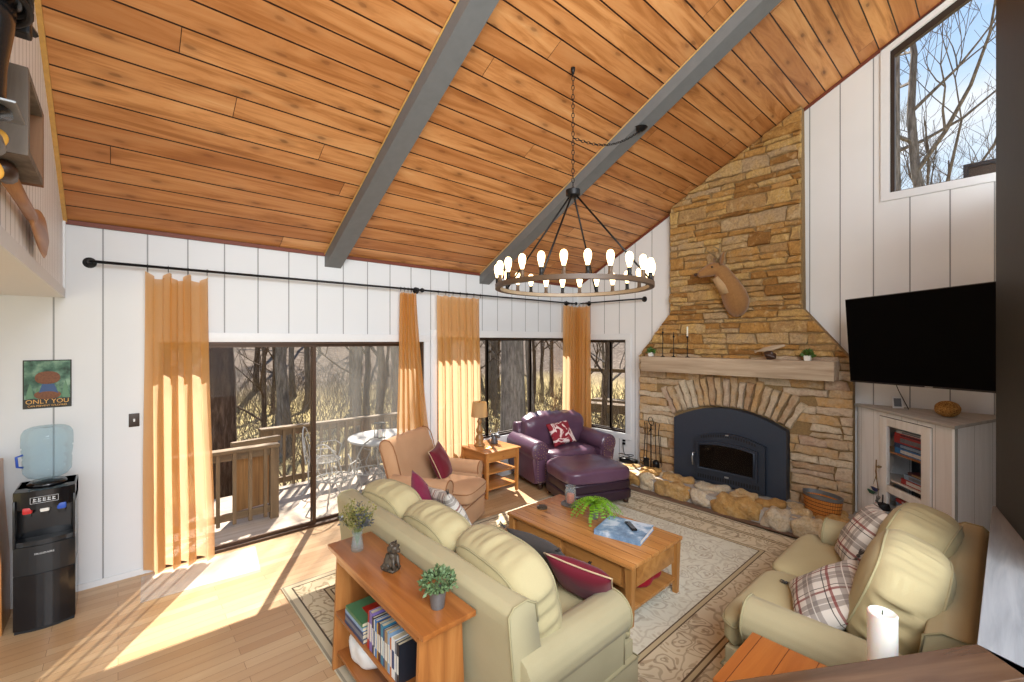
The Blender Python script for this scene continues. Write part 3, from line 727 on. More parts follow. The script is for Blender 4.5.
def tree_mesh(seed, h, r0, lean=(0, 0), forks=7, depth=3, mat='bark', start=.35, spread=1.0, wig=.05):
    rng = random.Random(seed); bmt = B(); bmb = B()
    n = 10; pts = []; rad = []
    for i in range(n+1):
        t = i/n; pts.append(Vector((lean[0]*t*h + rng.uniform(-1, 1)*wig*h*.12, lean[1]*t*h + rng.uniform(-1, 1)*wig*h*.12, t*h))); rad.append(r0*(1.25 if i == 0 else 1)*(1-.82*t))
    tube(bmt, pts, rad, 9)
    def branch(p, d, L, r, dep):
        k = 4; q = [p.copy()]; rr = [r]
        cur = p.copy(); dd = d.copy()
        for i in range(k):
            dd = (dd + Vector((rng.uniform(-.25, .25), rng.uniform(-.25, .25), rng.uniform(-.05, .22)))).normalized(); cur = cur+dd*L/k; q.append(cur.copy()); rr.append(max(.004, r*(1-(i+1)/k*.75)))
        tube(bmb, q, rr, 4 if dep < depth else 5, caps=False)
        if dep > 0:
            for i in range(rng.randint(3, 4)):
                j = rng.randint(1, k); nd = (dd + Vector((rng.uniform(-1, 1), rng.uniform(-1, 1), rng.uniform(-.2, .8)))*.9).normalized()
                branch(q[j], nd, L*rng.uniform(.45, .7), rr[j]*.75, dep-1)
    for f in range(forks):
        t = start+(1-start)*(f+.3)/forks; i = min(n-1, int(t*n)); p = pts[i].lerp(pts[i+1], t*n-i)
        a = rng.uniform(0, 2*PI); d = Vector((math.cos(a)*spread, math.sin(a)*spread, rng.uniform(.3, .9))).normalized()
        branch(p, d, h*rng.uniform(.2, .38)*(1.15-t*.6), r0*(1-.8*t)*.55, depth)
    return bmt, bmb
def tree(seed, x, y, h, r0, label, mat='bark', group=None, name='bare_tree', **k):
    z = terr(x, y)-.1
    t = thing(name, label, 'tree', (x, y, z), 0, group)
    a, b = tree_mesh(seed, h, r0, **k)
    obj('trunk', a, mat, t, True); obj('branches', b, mat, t)
    return t
tree(1, 1.12, 7.75, 9.5, .27, 'thick dark tree trunk just beyond the left end of the sliding door', 'bark_dark', forks=4, depth=1, start=.75)
tree(2, 2.4, 11.0, 6.5, .07, 'slender forked tree in the middle of the left door panel', 'bark', forks=9, depth=2, start=.25, lean=(.01, .02))
tree(3, 5.9, 11.5, 13, .17, 'straight grey tree trunk behind the right door panel', 'bark_grey', forks=6, depth=2, start=.4)
tree(4, 5.3, 12.8, 13, .14, 'thinner grey trunk left of the straight one through the screen', 'bark_grey', forks=6, depth=2, start=.35)
tree(5, 6.75, 7.5, 12, .34, 'very wide pale grey trunk filling the window behind the lamp', 'bark_pale', forks=5, depth=1, start=.6, wig=.02)
tree(6, 9.4, 10.6, 11, .13, 'leaning brown trunk right of the wide pale trunk', 'bark', forks=7, depth=2, start=.3, lean=(.03, -.02))
tree(7, 9.6, 9.9, 12, .12, 'straight brown trunk beside the corner curtain', 'bark_grey', forks=7, depth=2, start=.35)
tree(8, 11.5, 8.4, 11, .10, 'thin tree through the window by the fireplace', 'bark', forks=8, depth=2, start=.2)
# trees outside the gable window
tree(21, 11.0, 1.40, 15, .17, 'tall pale barked trunk in the gable window', 'bark_pale', forks=4, depth=2, start=.55, wig=.01)
tree(22, 13.0, .75, 12.5, .17, 'crooked branching tree against the sky in the gable window', 'bark_pale', forks=11, depth=3, start=.42, lean=(-.02, .06), spread=1.3)
rng = random.Random(5)
protos = []
for s in range(5):
    a, b = tree_mesh(40+s, 10, .13, forks=9, depth=3, start=.22, spread=.8)
    ma = bpy.data.meshes.new('trunk'); a.to_mesh(ma); a.free(); ma.materials.append(M[['bark', 'bark_grey', 'bark_pale', 'bark_grey', 'bark'][s]])
    mb = bpy.data.meshes.new('branches'); b.to_mesh(mb); b.free(); mb.materials.append(M[['bark', 'bark_grey', 'bark', 'bark_grey', 'bark'][s]])
    protos.append((ma, mb))
cnt = 0; spots = []; woods = []
while cnt < 96:
    if rng.random() < .72: x = rng.uniform(-2, 26); y = rng.uniform(15, 42)
    else: x = rng.uniform(14, 34); y = rng.uniform(-4, 16)
    if x < y*.05-1.5: continue
    s = rng.uniform(.8, 1.6); rz_ = rng.uniform(0, 6.28); pi_ = rng.randrange(5); dep = .667*x+.745*y; px_ = 512+439.8*(.745*x-.667*y)/dep
    if any((x-a)**2+(y-b)**2 < 2.2 for a, b in spots): continue
    spots.append((x, y))
    where = 'the left door panel' if px_ < 311 else 'the right door panel' if px_ < 400 else 'the middle curtains' if px_ < 480 else 'the lamp beside the window' if px_ < 530 else 'the corner curtains' if px_ < 592 else 'the narrow window by the fireplace' if px_ < 640 else 'the stone chimney' if px_ < 850 else 'the gable window'
    far = 'nearer' if dep < 22 else 'far' if dep < 31 else 'farthest'
    lb = '%s %s bare tree behind %s' % (far, ('slender' if s < 1.05 else 'medium' if s < 1.35 else 'stout')+' '+['brown', 'grey', 'pale', 'grey', 'brown'][pi_], where)
    t = thing('bare_tree', lb, 'tree', (x, y, terr(x, y)-.1), rz_, 'woodland trees beyond the deck'); woods.append((lb, px_, t))
    t.scale = (s, s, s)
    ma, mb = protos[pi_]
    link('trunk', ma, None, t); link('branches', mb, None, t); cnt += 1
for lb in {w_[0] for w_ in woods}:
    same = sorted([w_ for w_ in woods if w_[0] == lb], key=lambda w_: w_[1])
    if len(same) > 1:
        for k, w_ in enumerate(same): w_[2]['label'] = lb + ', ' + ['leftmost of its kind', 'second from left', 'third from left', 'fourth from left', 'fifth from left', 'sixth from left'][k]
# understorey brush
bm = B(); rng = random.Random(9)
for i in range(4200):
    if rng.random() < .75: x = rng.uniform(-1, 24); y = rng.uniform(9.5, 32)
    else: x = rng.uniform(10, 26); y = rng.uniform(-2, 12)
    z = terr(x, y); L = rng.uniform(.6, 2.4); p = Vector((x, y, z)); d = Vector((rng.uniform(-.6, .6), rng.uniform(-.6, .6), 1)).normalized()
    q = p+d*L*.5; e_ = q+(d+Vector((rng.uniform(-.5, .5), rng.uniform(-.5, .5), 0)))*L*.5
    tube(bm, [p, q, e_], [.014, .01, .004], 3, caps=False)
    e2 = q+(d+Vector((rng.uniform(-.8, .8), rng.uniform(-.8, .8), 0)))*L*.35; tube(bm, [q, e2], [.008, .003], 3, caps=False)
tag(obj('underbrush', bm, 'brush'), 'leafless brown brush covering the ground below the trees', 'brush', kind='stuff')
t = thing('roof_box', 'dark box outside the bottom right corner of the gable window', 'box', (6.55, .02, 3.60))
bm = B(); box(bm, (-.15, -.25, 0), (.15, .25, .04)); box(bm, (-.15, -.25, .20), (.15, .25, .24)); box(bm, (-.15, -.25, .04), (-.10, -.21, .20)); box(bm, (-.15, .21, .04), (-.10, .25, .20)); box(bm, (.1, -.25, .04), (.15, .25, .2)); obj('box_shell', bm, 'blackmetal', t)
bm = B(); box(bm, (-.12, -.21, .04), (-.11, .21, .20)); obj('front_panel', bm, 'bronze', t)
# patio set
t = thing('patio_table', 'round white metal patio table on the deck', 'table', (3.0, 6.15, -.1))
bm = B(); lathe(bm, [(0, .70), (.55, .70), (.56, .715), (.55, .73), (0, .73)], seg=40); obj('tabletop', bm, 'lattice', t, angle=40)
for k in range(4):
    a = PI/4+k*PI/2; bm = B(); tube(bm, [(.12*math.cos(a), .12*math.sin(a), .70), (.16*math.cos(a), .16*math.sin(a), .45), (.12*math.cos(a), .12*math.sin(a), .2), (.36*math.cos(a), .36*math.sin(a), 0)], .014, 6); obj('leg', bm, 'lattice', t, True)
t = thing('lantern', 'small clear lantern with pale candle on the patio table', 'lantern', (2.86, 6.1, .63))
bm = B()
for sx in (-1, 1):
    for sy in (-1, 1): tube(bm, [(sx*.055, sy*.055, 0), (sx*.055, sy*.055, .22)], .005, 4)
box(bm, (-.065, -.065, 0), (.065, .065, .012)); box(bm, (-.065, -.065, .21), (.065, .065, .225)); tube(bm, [(-.03, 0, .22), (-.03, 0, .26), (0, 0, .28), (.03, 0, .26), (.03, 0, .22)], .004, 4); obj('frame', bm, 'iron', t)
bm = B(); lathe(bm, [(0, .012), (.035, .012), (.035, .12), (0, .12)]); obj('candle', bm, 'wax', t, angle=40)
def wire_chair(loc, rot, label):
    t = thing('wire_patio_chair', label, 'chair', loc, rot, 'wire chairs on the deck')
    bm = B(); pts = [(.23*math.cos(a), .22*math.sin(a), .42) for a in [2*PI*k/20 for k in range(20)]]; tube(bm, pts, .010, 5, True)
    for k in range(-3, 4): tube(bm, [(k*.06, -.2*math.sqrt(1-(k*.06/.24)**2), .42), (k*.06, .2*math.sqrt(1-(k*.06/.24)**2), .42)], .005, 4)
    obj('seat', bm, 'lattice', t)
    bm = B(); pts = [(.23*math.cos(a), -.2-.08*math.sin(a), .42+.48*math.sin(a)) for a in [PI*k/14 for k in range(15)]]; tube(bm, pts, .010, 5)
    for s in (-1, 1):
        tube(bm, [(s*.02, -.2, .42), (s*.10, -.24, .60), (s*.03, -.27, .75), (s*.12, -.26, .78)], .006, 4); tube(bm, [(s*.12, -.2, .45), (s*.16, -.24, .62), (s*.07, -.25, .66), (s*.09, -.23, .56)], .005, 4)
    obj('backrest', bm, 'lattice', t)
    for s in (-1, 1):
        bm = B(); tube(bm, [(s*.21, -.1, .42), (s*.26, -.1, .62), (s*.27, .1, .64), (s*.24, .2, .58), (s*.21, .16, .42)], .008, 5); obj('armrest', bm, 'lattice', t)
        for q in (-1, 1):
            bm = B(); tube(bm, [(s*.17, q*.15, .42), (s*.13, q*.12, .25), (s*.2, q*.2, .1), (s*.24, q*.25, 0)], .010, 5); obj('leg', bm, 'lattice', t)
wire_chair((2.05, 5.66, -.1), R_(-50), 'white wire patio chair left of the round deck table')
wire_chair((2.52, 5.66, -.1), R_(-15), 'white wire patio chair in front of the round deck table')
wire_chair((2.25, 6.62, -.1), R_(-120), 'white wire patio chair nearest the far deck railing')
#==FIREPLACE==
SX = 5.98
fp = thing('stone_fireplace', 'tall stacked brown stone fireplace chimney against the gable wall', 'fireplace', (SX, 2.4, 0))
def loc_(p): return Vector(p)-Vector((SX, 2.4, 0))
OUT = [(3.725, 0), (3.725, 1.83), (3.22, 2.46), (3.22, 5.2), (1.585, 5.2), (1.565, 2.43), (1.095, 1.83), (1.095, 0)]
def clip_poly(poly, a, b):
    """keep the part of poly left of a->b"""
    res = []; n = len(poly)
    def sd(p): return (b[0]-a[0])*(p[1]-a[1])-(b[1]-a[1])*(p[0]-a[0])
    for i in range(n):
        p, q = poly[i], poly[(i+1) % n]; sp_, sq = sd(p), sd(q)
        if sp_ >= 0: res.append(p)
        if sp_*sq < 0:
            t = sp_/(sp_-sq); res.append((p[0]+(q[0]-p[0])*t, p[1]+(q[1]-p[1])*t))
    return res
LEFTC = lambda p: clip_poly(clip_poly(p, (3.22, 2.46), (3.725, 1.83)), (1.095, 1.83), (1.565, 2.43))
def inside_left(p):
    # region limits as half planes: shoulders and rake
    y, z = p
    return True
def stone_cell(bm, poly, depth, rng, tone_layer, tone, x0=0.0):
    n = len(poly)
    if n < 3: return
    cy = sum(p[0] for p in poly)/n; cz = sum(p[1] for p in poly)/n
    wy = max(p[0] for p in poly)-min(p[0] for p in poly); wz = max(p[1] for p in poly)-min(p[1] for p in poly)
    if wy < .03 or wz < .02: return
    dense = []
    for i in range(n):
        p, q = poly[i], poly[(i+1) % n]; L = math.hypot(q[0]-p[0], q[1]-p[1]); k = max(1, int(L/.06))
        for j in range(k):
            t = j/k; jit = .010 if 0 < t else .007
            dense.append((p[0]+(q[0]-p[0])*t+rng.uniform(-jit, jit), p[1]+(q[1]-p[1])*t+rng.uniform(-jit, jit)))
    def ring(ins, dx):
        r = []
        for (y, z) in dense:
            vy, vz = cy-y, cz-z; L = math.hypot(vy, vz)+1e-6
            f_ = min(ins/L, .8)
            yy = y+vy*f_*(1 if wy > wz else 1); zz = z+vz*f_
            # bring vertical inset in as well for long stones
            zz = cz+(zz-cz)*(1-min(.6, ins/(wz/2+1e-6))*.6)
            r.append(bm.verts.new((-(x0+dx+rng.uniform(-.004, .004)), yy-2.4, zz)))
        return r
    r0 = ring(.002, 0); r1 = ring(.004, depth*.7); r2 = ring(.016, depth)
    c = bm.verts.new((-(x0+depth+rng.uniform(-.003, .01)), cy-2.4, cz))
    fs = []
    m = len(dense)
    for a, b in ((r0, r1), (r1, r2)):
        for k in range(m): fs.append(bm.faces.new((a[k], a[(k+1) % m], b[(k+1) % m], b[k])))
    for k in range(m): fs.append(bm.faces.new((r2[k], r2[(k+1) % m], c)))
    for f_ in fs:
        for lp in f_.loops: lp[tone_layer] = (tone, tone, tone, 1)
rng = random.Random(11)
bmu = B(); lu = bmu.loops.layers.float_color.new('tone'); bml = B(); ll = bml.loops.layers.float_color.new('tone')
INS_Y0, INS_Y1, INS_TOP = 1.69, 3.12, 1.20
AC, AR0, AR1 = (2.42, -.35), 1.535, 1.93       # arch centre, inner and outer radius
def in_arch(y, z):
    r = math.hypot(y-AC[0], z-AC[1]); return (INS_Y0-.12 < y < INS_Y1+.12) and z < 1.56 and (r < AR1-.02) and z > .9
z = .12; row = 0
while z < 4.95:
    hgt = rng.choice([.05, .07, .09, .11, .14, .18]) if z > 1.83 else rng.choice([.07, .09, .11, .15])
    y = 1.0 + rng.uniform(-.2, 0)
    while y < 3.8:
        wdt = rng.uniform(.12, .55) if hgt < .1 else rng.uniform(.18, .5)
        sub = [(z, z+hgt)]
        if hgt > .12 and rng.random() < .35: m_ = z+hgt*rng.uniform(.4, .6); sub = [(z, m_), (m_, z+hgt)]
        for (za, zb) in sub:
            sl = rng.uniform(-.012, .012)
            sl2 = rng.uniform(-.2, .2)*(zb-za); poly = [(y+.002, za+.002), (y+wdt*.5, za+.002+rng.uniform(-.008, .006)), (y+wdt-.002, za+.002+sl*.3), (y+wdt-.002+rng.uniform(-.03, .03), zb-.002+min(0, sl2)), (y+wdt*rng.uniform(.3, .7), zb+rng.uniform(-.006, .008)), (y+.002+rng.uniform(-.03, .03), zb-.002-max(0, sl2))]
            zc = (za+zb)/2; yc = y+wdt/2
            # clip by outline
            if zc < 1.83:
                poly = clip_poly(clip_poly(poly, (3.725, -1), (3.725, 5)), (1.095, 5), (1.095, -1))
            else:
                if zc <= 2.46: poly = clip_poly(clip_poly(poly, (3.725, 1.83), (3.22, 2.46)), (1.565, 2.43), (1.095, 1.83))
                if zc > 2.43: poly = clip_poly(clip_poly(poly, (3.22, -1), (3.22, 5)), (1.58, 5), (1.58, -1))
            poly = clip_poly(poly, (5.0, ceil_z(5.0)-.01), (0.0, ceil_z(0)-.01)[:2]) if len(poly) > 2 else poly
            if len(poly) < 3: continue
            if INS_Y0 < yc < INS_Y1 and zc < 1.0:
                if yc-wdt/2 < INS_Y0: poly = clip_poly(poly, (INS_Y0, 5), (INS_Y0, -1)) and [(min(p[0], INS_Y0), p[1]) for p in poly]
                elif yc+wdt/2 > INS_Y1: poly = [(max(p[0], INS_Y1), p[1]) for p in poly]
                else: continue
            elif zc < 1.0:
                if yc <= INS_Y0: poly = [(min(p[0], INS_Y0), p[1]) for p in poly]
                if yc >= INS_Y1: poly = [(max(p[0], INS_Y1), p[1]) for p in poly]
            if in_arch(yc, zc): continue
            if zc < 1.83: stone_cell(bml, poly, rng.uniform(.012, .045), rng, ll, rng.random())
            else: stone_cell(bmu, poly, rng.uniform(.012, .05), rng, lu, rng.random())
        y += wdt
    z += hgt; row += 1
# arch stones standing above the stove
nA = 19
for k in range(nA):
    t0 = R_(90-29+58*k/nA+.35); t1 = R_(90-29+58*(k+1)/nA-.35)
    r1_ = AR1+rng.uniform(-.05, .03); r0_ = AR0
    poly = [(AC[0]+r0_*math.cos(t1), AC[1]+r0_*math.sin(t1)), (AC[0]+r0_*math.cos(t0), AC[1]+r0_*math.sin(t0)), (AC[0]+r1_*math.cos(t0), AC[1]+r1_*math.sin(t0)), (AC[0]+r1_*math.cos(t1), AC[1]+r1_*math.sin(t1))]
    stone_cell(bml, poly[::-1], rng.uniform(.045, .075), rng, ll, rng.random())
obj('upper_stones', bmu, 'stone', fp); obj('lower_stones', bml, 'stone2', fp)
bm = B(); yz = [(p[0]-2.4, p[1]) for p in OUT]
vs = prism(bm, [(y_, z_) for y_, z_ in yz], 0.0, FX-SX, axis=0)
bmesh.ops.bisect_plane(bm, geom=bm.verts[:]+bm.edges[:]+bm.faces[:], plane_co=(0, WY-2.4, CZ-.01), plane_no=(0, CS, 1), clear_outer=True)
bmesh.ops.holes_fill(bm, edges=bm.edges[:]); obj('mortar_backing', bm, 'mortar_d', fp)
# mantel beam
bm = B(); box(bm, (5.72-SX, 1.21-2.4, 1.61), (-.02, 3.555-2.4, 1.825), .008)
for v in bm.verts: v.co += Vector((noise.noise(v.co*3)*.006, 0, noise.noise(v.co*2.3)*.008))
plabel(obj('mantel', bm, 'mantel', fp, angle=40), 'rough sawn pale mantel beam')
# hearth
HZ = .17
he = thing('stone_hearth', 'low raised hearth of golden rocks set in grey mortar', 'hearth', (5.7, 2.4, 0))
fr_ = [(5.44, 3.95), (5.42, 3.2), (5.38, 2.4), (5.34, 1.7), (5.32, 1.10)]
bm = B(); prism(bm, [(FX-5.7, 4.02-2.4)]+[(a-5.7, b-2.4) for a, b in fr_]+[(SX+.02-5.7, 1.0-2.4), (FX-5.7, 1.0-2.4)], .0, HZ-.01); bmesh.ops.recalc_face_normals(bm, faces=bm.faces[:])
obj('mortar_base', bm, 'mortar', he)
rng = random.Random(4)
def fx_at(y):
    for (a, b), (c, d) in zip(fr_, fr_[1:]):
        if d <= y <= b: return c+(a-c)*(y-d)/(b-d)
    return fr_[0][0] if y > 3.9 else fr_[-1][0]
def hearth_rock(cx, cy, cz, sx, sy, sz, rz, seed):
    bm = B(); rbox(bm, (sx, sy, sz), p=3.0, n=12, amp=min(sx, sy)*.30, fr=9, seed=seed)
    la = bm.loops.layers.float_color.new('tone'); tn = rng.random()
    for f_ in bm.faces:
        for lp in f_.loops: lp[la] = (tn, tn, tn, 1)
    obj('rock', bm, 'hstone', he, True, loc=(cx-5.7, cy-2.4, cz), rot=(0, 0, rz))
y = 3.80; k = 0
while y > 1.15:
    L = rng.uniform(.34, .6) if k % 2 == 0 else rng.uniform(.2, .36)
    hearth_rock(fx_at(y-L/2)+.05, y-L/2, .09, .22, L*1.02, .22+rng.uniform(-.03, .04), rng.uniform(-.05, .05), k); y -= L+.015; k += 1
y = 3.55
while y > 1.2:
    L = rng.uniform(.22, .45); hearth_rock(fx_at(y-L/2)+.26+rng.uniform(-.02, .03), y-L/2, HZ-.0, .24, L*.95, .10, rng.uniform(-.25, .25), k+20); y -= L+.03; k += 1
for (a, b) in ((5.78, 3.75), (5.82, 3.42), (5.8, 3.2), (5.78, 1.55), (5.83, 1.25), (5.7, 1.4), (5.66, 3.75)):
    hearth_rock(a, b, HZ-.012, .2, .24, .05, rng.uniform(-1, 1), k+50); k += 1
# wood stove insert
SI = 5.85
st = thing('fireplace_insert', 'blue grey arched steel wood stove insert with glass door', 'stove', (SI, 2.4, HZ))
def arch_pts(y0, y1, zs, zt, n=14):
    return [(y0+(y1-y0)*k/n, zs+(zt-zs)*math.sin(PI*k/n)**.8 if False else zs+(zt-zs)*(1-((2*k/n-1)**2))) for k in range(n+1)]
def arch_plate(bm, y0, y1, z0, zs, zt, x0, x1, bev=.004):
    poly = [(y1-2.4, z0-HZ), (y0-2.4, z0-HZ)] + [(a-2.4, b-HZ) for a, b in arch_pts(y0, y1, zs, zt)]
    prism(bm, poly, x0, x1, axis=0, bev=0)
bm = B(); arch_plate(bm, 1.70, 3.10, HZ, .98, 1.175, 0, .14); obj('surround', bm, 'stove', st, angle=30)
bm = B(); arch_plate(bm, 1.91, 2.775, .19, .765, .86, -.06, 0); 
obj('face_frame', bm, 'stove2', st, angle=30)
bm = B(); arch_plate(bm, 1.985, 2.74, .33, .70, .745, -.085, -.06); dr = obj('door', bm, 'stove2', st, angle=30)
bm = B(); arch_plate(bm, 2.04, 2.69, .39, .665, .70, -.088, -.084); o = obj('dark_backing', bm, 'firedark', dr)  # dark brown plate just behind the door glass
bm = B(); arch_plate(bm, 2.035, 2.695, .385, .67, .705, -.094, -.089); obj('door_glass', bm, 'stoveglass', dr)
bm = B(); arch_plate(bm, 2.02, 2.71, .37, .68, .718, -.10, -.085); b2 = B(); 
# door bead as tube round the glass
bm.free(); bm = B(); pts = [(-.095, a-2.4, b-HZ) for a, b in [(2.71, .372), (2.02, .372)]+arch_pts(2.02, 2.71, .68, .718)]; tube(bm, pts, .009, 6, True); obj('door_bead', bm, 'stove', dr, True)
b2.free()
bm = B(); tube(bm, [(-.09, 2.755-2.4, .56-HZ), (-.13, 2.765-2.4, .56-HZ), (-.135, 2.77-2.4, .50-HZ), (-.13, 2.765-2.4, .40-HZ)], .010, 8); obj('door_handle', bm, 'silver', dr, True)
bm = B()
for k in range(22):
    y_ = 2.02+(2.68-2.02)*k/21; zz = .775+.052*(1-((2*k/21-1)**2)); box(bm, (-.064, y_-.008-2.4, zz-.018-HZ), (-.058, y_+.008-2.4, zz+.018-HZ), mat=None)
obj('upper_vent', bm, 'slot', st)
bm = B()
for k in range(24):
    y_ = 1.98+(2.72-1.98)*k/23; box(bm, (-.064, y_-.009-2.4, .235-HZ), (-.058, y_+.009-2.4, .285-HZ))
obj('lower_vent', bm, 'slot', st)
bm = B(); box(bm, (-.07, 2.33-2.4, .295-HZ), (-.06, 2.38-2.4, .315-HZ), .003); box(bm, (-.07, 2.33-2.4, .835-HZ), (-.06, 2.37-2.4, .85-HZ), .003); obj('badge', bm, 'silver', st)
# mantel items
def candlestick(y, h, label, candle=False, x=5.80):
    t = thing('candlestick', label, 'candlestick', (x, y, 1.825), 0, 'candlesticks on the mantel')
    bm = B(); lathe(bm, [(0, 0), (.032, 0), (.030, .006), (.010, .014), (.006, .03), (.005, h*.5), (.008, h*.52), (.005, h*.55), (.005, h-.03), (.014, h-.02), (.012, h), (0, h)], seg=14); obj('stick', bm, 'iron', t, True)
    bm = B()
    if candle: lathe(bm, [(0, h), (.011, h), (.010, h+.13), (0, h+.135)], seg=12); obj('candle', bm, 'wax', t, True)
    else: lathe(bm, [(0, h), (.005, h), (.003, h+.05), (0, h+.052)], seg=8); obj('pricket', bm, 'iron', t, True)
candlestick(3.245, .36, 'tallest thin black iron candlestick on the mantel beside the small plant')
candlestick(3.08, .30, 'thin black candlestick between the tallest one and the white candle')
candlestick(2.88, .29, 'thin black candlestick with a white taper candle on the mantel', True)
def bush(bm, c, r, n, leaf, rng, flat=.7):
    for k in range(n):
        a = rng.uniform(0, 2*PI); ph = math.acos(rng.uniform(-.2, 1)); rr = r*rng.uniform(.55, 1)
        p = Vector(c)+Vector((rr*math.sin(ph)*math.cos(a), rr*math.sin(ph)*math.sin(a), rr*math.cos(ph)*flat))
        d = (p-Vector(c)).normalized(); u = d.orthogonal().normalized(); u.rotate(Matrix.Rotation(rng.uniform(0, 6.28), 3, d)); v = d.cross(u)
        l = leaf*rng.uniform(.7, 1.3); q = (u*.6+d*.8).normalized()
        a1 = bm.verts.new(p); a2 = bm.verts.new(p+q*l*.5+v*l*.28); a3 = bm.verts.new(p+q*l); a4 = bm.verts.new(p+q*l*.5-v*l*.28); bm.faces.new((a1, a2, a3, a4))
def small_plant(y, label, x=5.80):
    t = thing('potted_succulent', label, 'plant', (x, y, 1.825)); rng = random.Random(int(y*100))
    bm = B(); prism(bm, [(-.028, -.028), (.028, -.028), (.028, .028), (-.028, .028)], 0, .06)
    for v in bm.verts:
        if v.co.z > .03: v.co.x *= 1.3; v.co.y *= 1.3
    bmesh.ops.bevel(bm, geom=bm.edges[:], offset=.004, segments=2, affect='EDGES'); obj('pot', bm, 'potwhite', t, angle=40)
    bm = B(); bush(bm, (0, 0, .065), .055, 170, .035, rng, .9); obj('foliage', bm, 'leaf', t)
small_plant(3.43, 'small green succulent in a white pot at the left end of the mantel')
small_plant(1.47, 'small green succulent in a square white pot at the right end of the mantel')
t = thing('fish_sculpture', 'pale carved fish mounted on a dark driftwood stump on the mantel', 'sculpture', (5.80, 1.85, 1.825))
bm = B(); rbox(bm, (.08, .12, .11), (0, 0, .05), p=2.5, n=6, amp=.03, fr=18, seed=3); 
for v in bm.verts: v.co.z = max(v.co.z, 0)
obj('driftwood_base', bm, 'darkwood', t, True)
bm = B(); prof = [(0, -.17), (.012, -.16), (.022, -.10), (.030, -.02), (.026, .06), (.012, .12), (.006, .14), (.02, .17), (0, .175)]
lathe(bm, prof, axis='y', seg=12)
for v in bm.verts: v.co.x *= .5
o = obj('fish', bm, 'mantel', t, True, loc=(0, .01, .135), rot=(R_(-14), 0, 0))
# fireplace tools
t = thing('fireplace_tool_set', 'black iron fireplace tools hanging on a stand at the left of the hearth', 'tool set', (5.78, 3.42, HZ+.01))
bm = B(); lathe(bm, [(0, 0), (.11, 0), (.11, .012), (.02, .025), (.012, .05), (0, .05)], seg=20); obj('base', bm, 'iron', t, angle=40)
bm = B(); tube(bm, [(0, 0, .02), (0, 0, .66)], .009, 8); tube(bm, [(-.09, -.02, .56), (.0, 0, .60), (.09, .02, .56)], .006, 6); tube(bm, [(.06*math.cos(a), .06*math.sin(a)*.3, .70+.06*math.sin(a)) for a in [2*PI*k/14 for k in range(14)]], .006, 5, True); obj('stand', bm, 'iron', t, True)
for nm, x_, y_, kind in (('poker', .02, .13, 0), ('shovel', -.02, .06, 1), ('brush', .02, -.07, 2), ('tongs', .0, -.15, 3)):
    bm = B(); tube(bm, [(x_, y_, .12), (x_, y_*.8, .56), (x_, y_*.9, .68)], .006, 6)
    if kind == 0: tube(bm, [(x_, y_, .12), (x_, y_+.01, .08), (x_, y_+.04, .10)], .006, 5)
    if kind == 1: box(bm, (x_-.012, y_-.045, .03), (x_+.0, y_+.045, .17), .006)
    if kind == 2: lathe(bm, [(0, .03), (.045, .03), (.05, .12), (.015, .15), (0, .15)], (x_, y_, 0), 12)
    if kind == 3: tube(bm, [(x_+.03, y_, .06), (x_+.02, y_, .3), (x_, y_, .5)], .005, 5)
    obj(nm, bm, 'iron', t, True)
# basket on hearth
t = thing('woven_basket', 'oval woven splint basket with galvanised liner on the hearth', 'basket', (5.66, 1.30, HZ+.005), R_(-20))
bm = B(); n_ = 28
rings = []
for (s, z_) in ((.80, 0), (.9, .05), (1.0, .19), (.97, .19), (.9, .17)):
    rings.append([bm.verts.new((.115*s*math.cos(2*PI*k/n_), .2*s*math.sin(2*PI*k/n_), z_)) for k in range(n_)])
for a, b in zip(rings, rings[1:]):
    for k in range(n_): bm.faces.new((a[k], a[(k+1) % n_], b[(k+1) % n_], b[k]))
bm.faces.new(rings[0][::-1]); obj('weave', bm, 'basket', t, angle=40)
bm = B(); rings = []
for (s, z_) in ((1.0, .19), (1.03, .225), (.98, .225), (.9, .12), (.8, .03)):
    rings.append([bm.verts.new((.115*s*math.cos(2*PI*k/n_), .2*s*math.sin(2*PI*k/n_), z_)) for k in range(n_)])
for a, b in zip(rings, rings[1:]):
    for k in range(n_): bm.faces.new((a[k], a[(k+1) % n_], b[(k+1) % n_], b[k]))
bm.faces.new(rings[-1]); obj('metal_liner', bm, 'galv', t, angle=40)
# deer mount
t = thing('deer_head_mount', 'mounted deer head with small antlers on the stone chimney', 'deer mount', (5.93, 2.29, 2.63))
def loft(bm, secs, seg=16):
    rings = []
    for c, d, a, b in secs:
        c = Vector(c); d = Vector(d).normalized(); u = d.cross(Vector((0, 0, 1)))
        u = u.normalized() if u.length > .05 else Vector((0, 1, 0)); v = u.cross(d)
        rings.append([bm.verts.new(c+u*a*math.cos(2*PI*k/seg)+v*b*math.sin(2*PI*k/seg)) for k in range(seg)])
    for p, q in zip(rings, rings[1:]):
        for k in range(seg): bm.faces.new((p[k], p[(k+1) % seg], q[(k+1) % seg], q[k]))
    bm.faces.new(rings[0][::-1]); bm.faces.new(rings[-1])
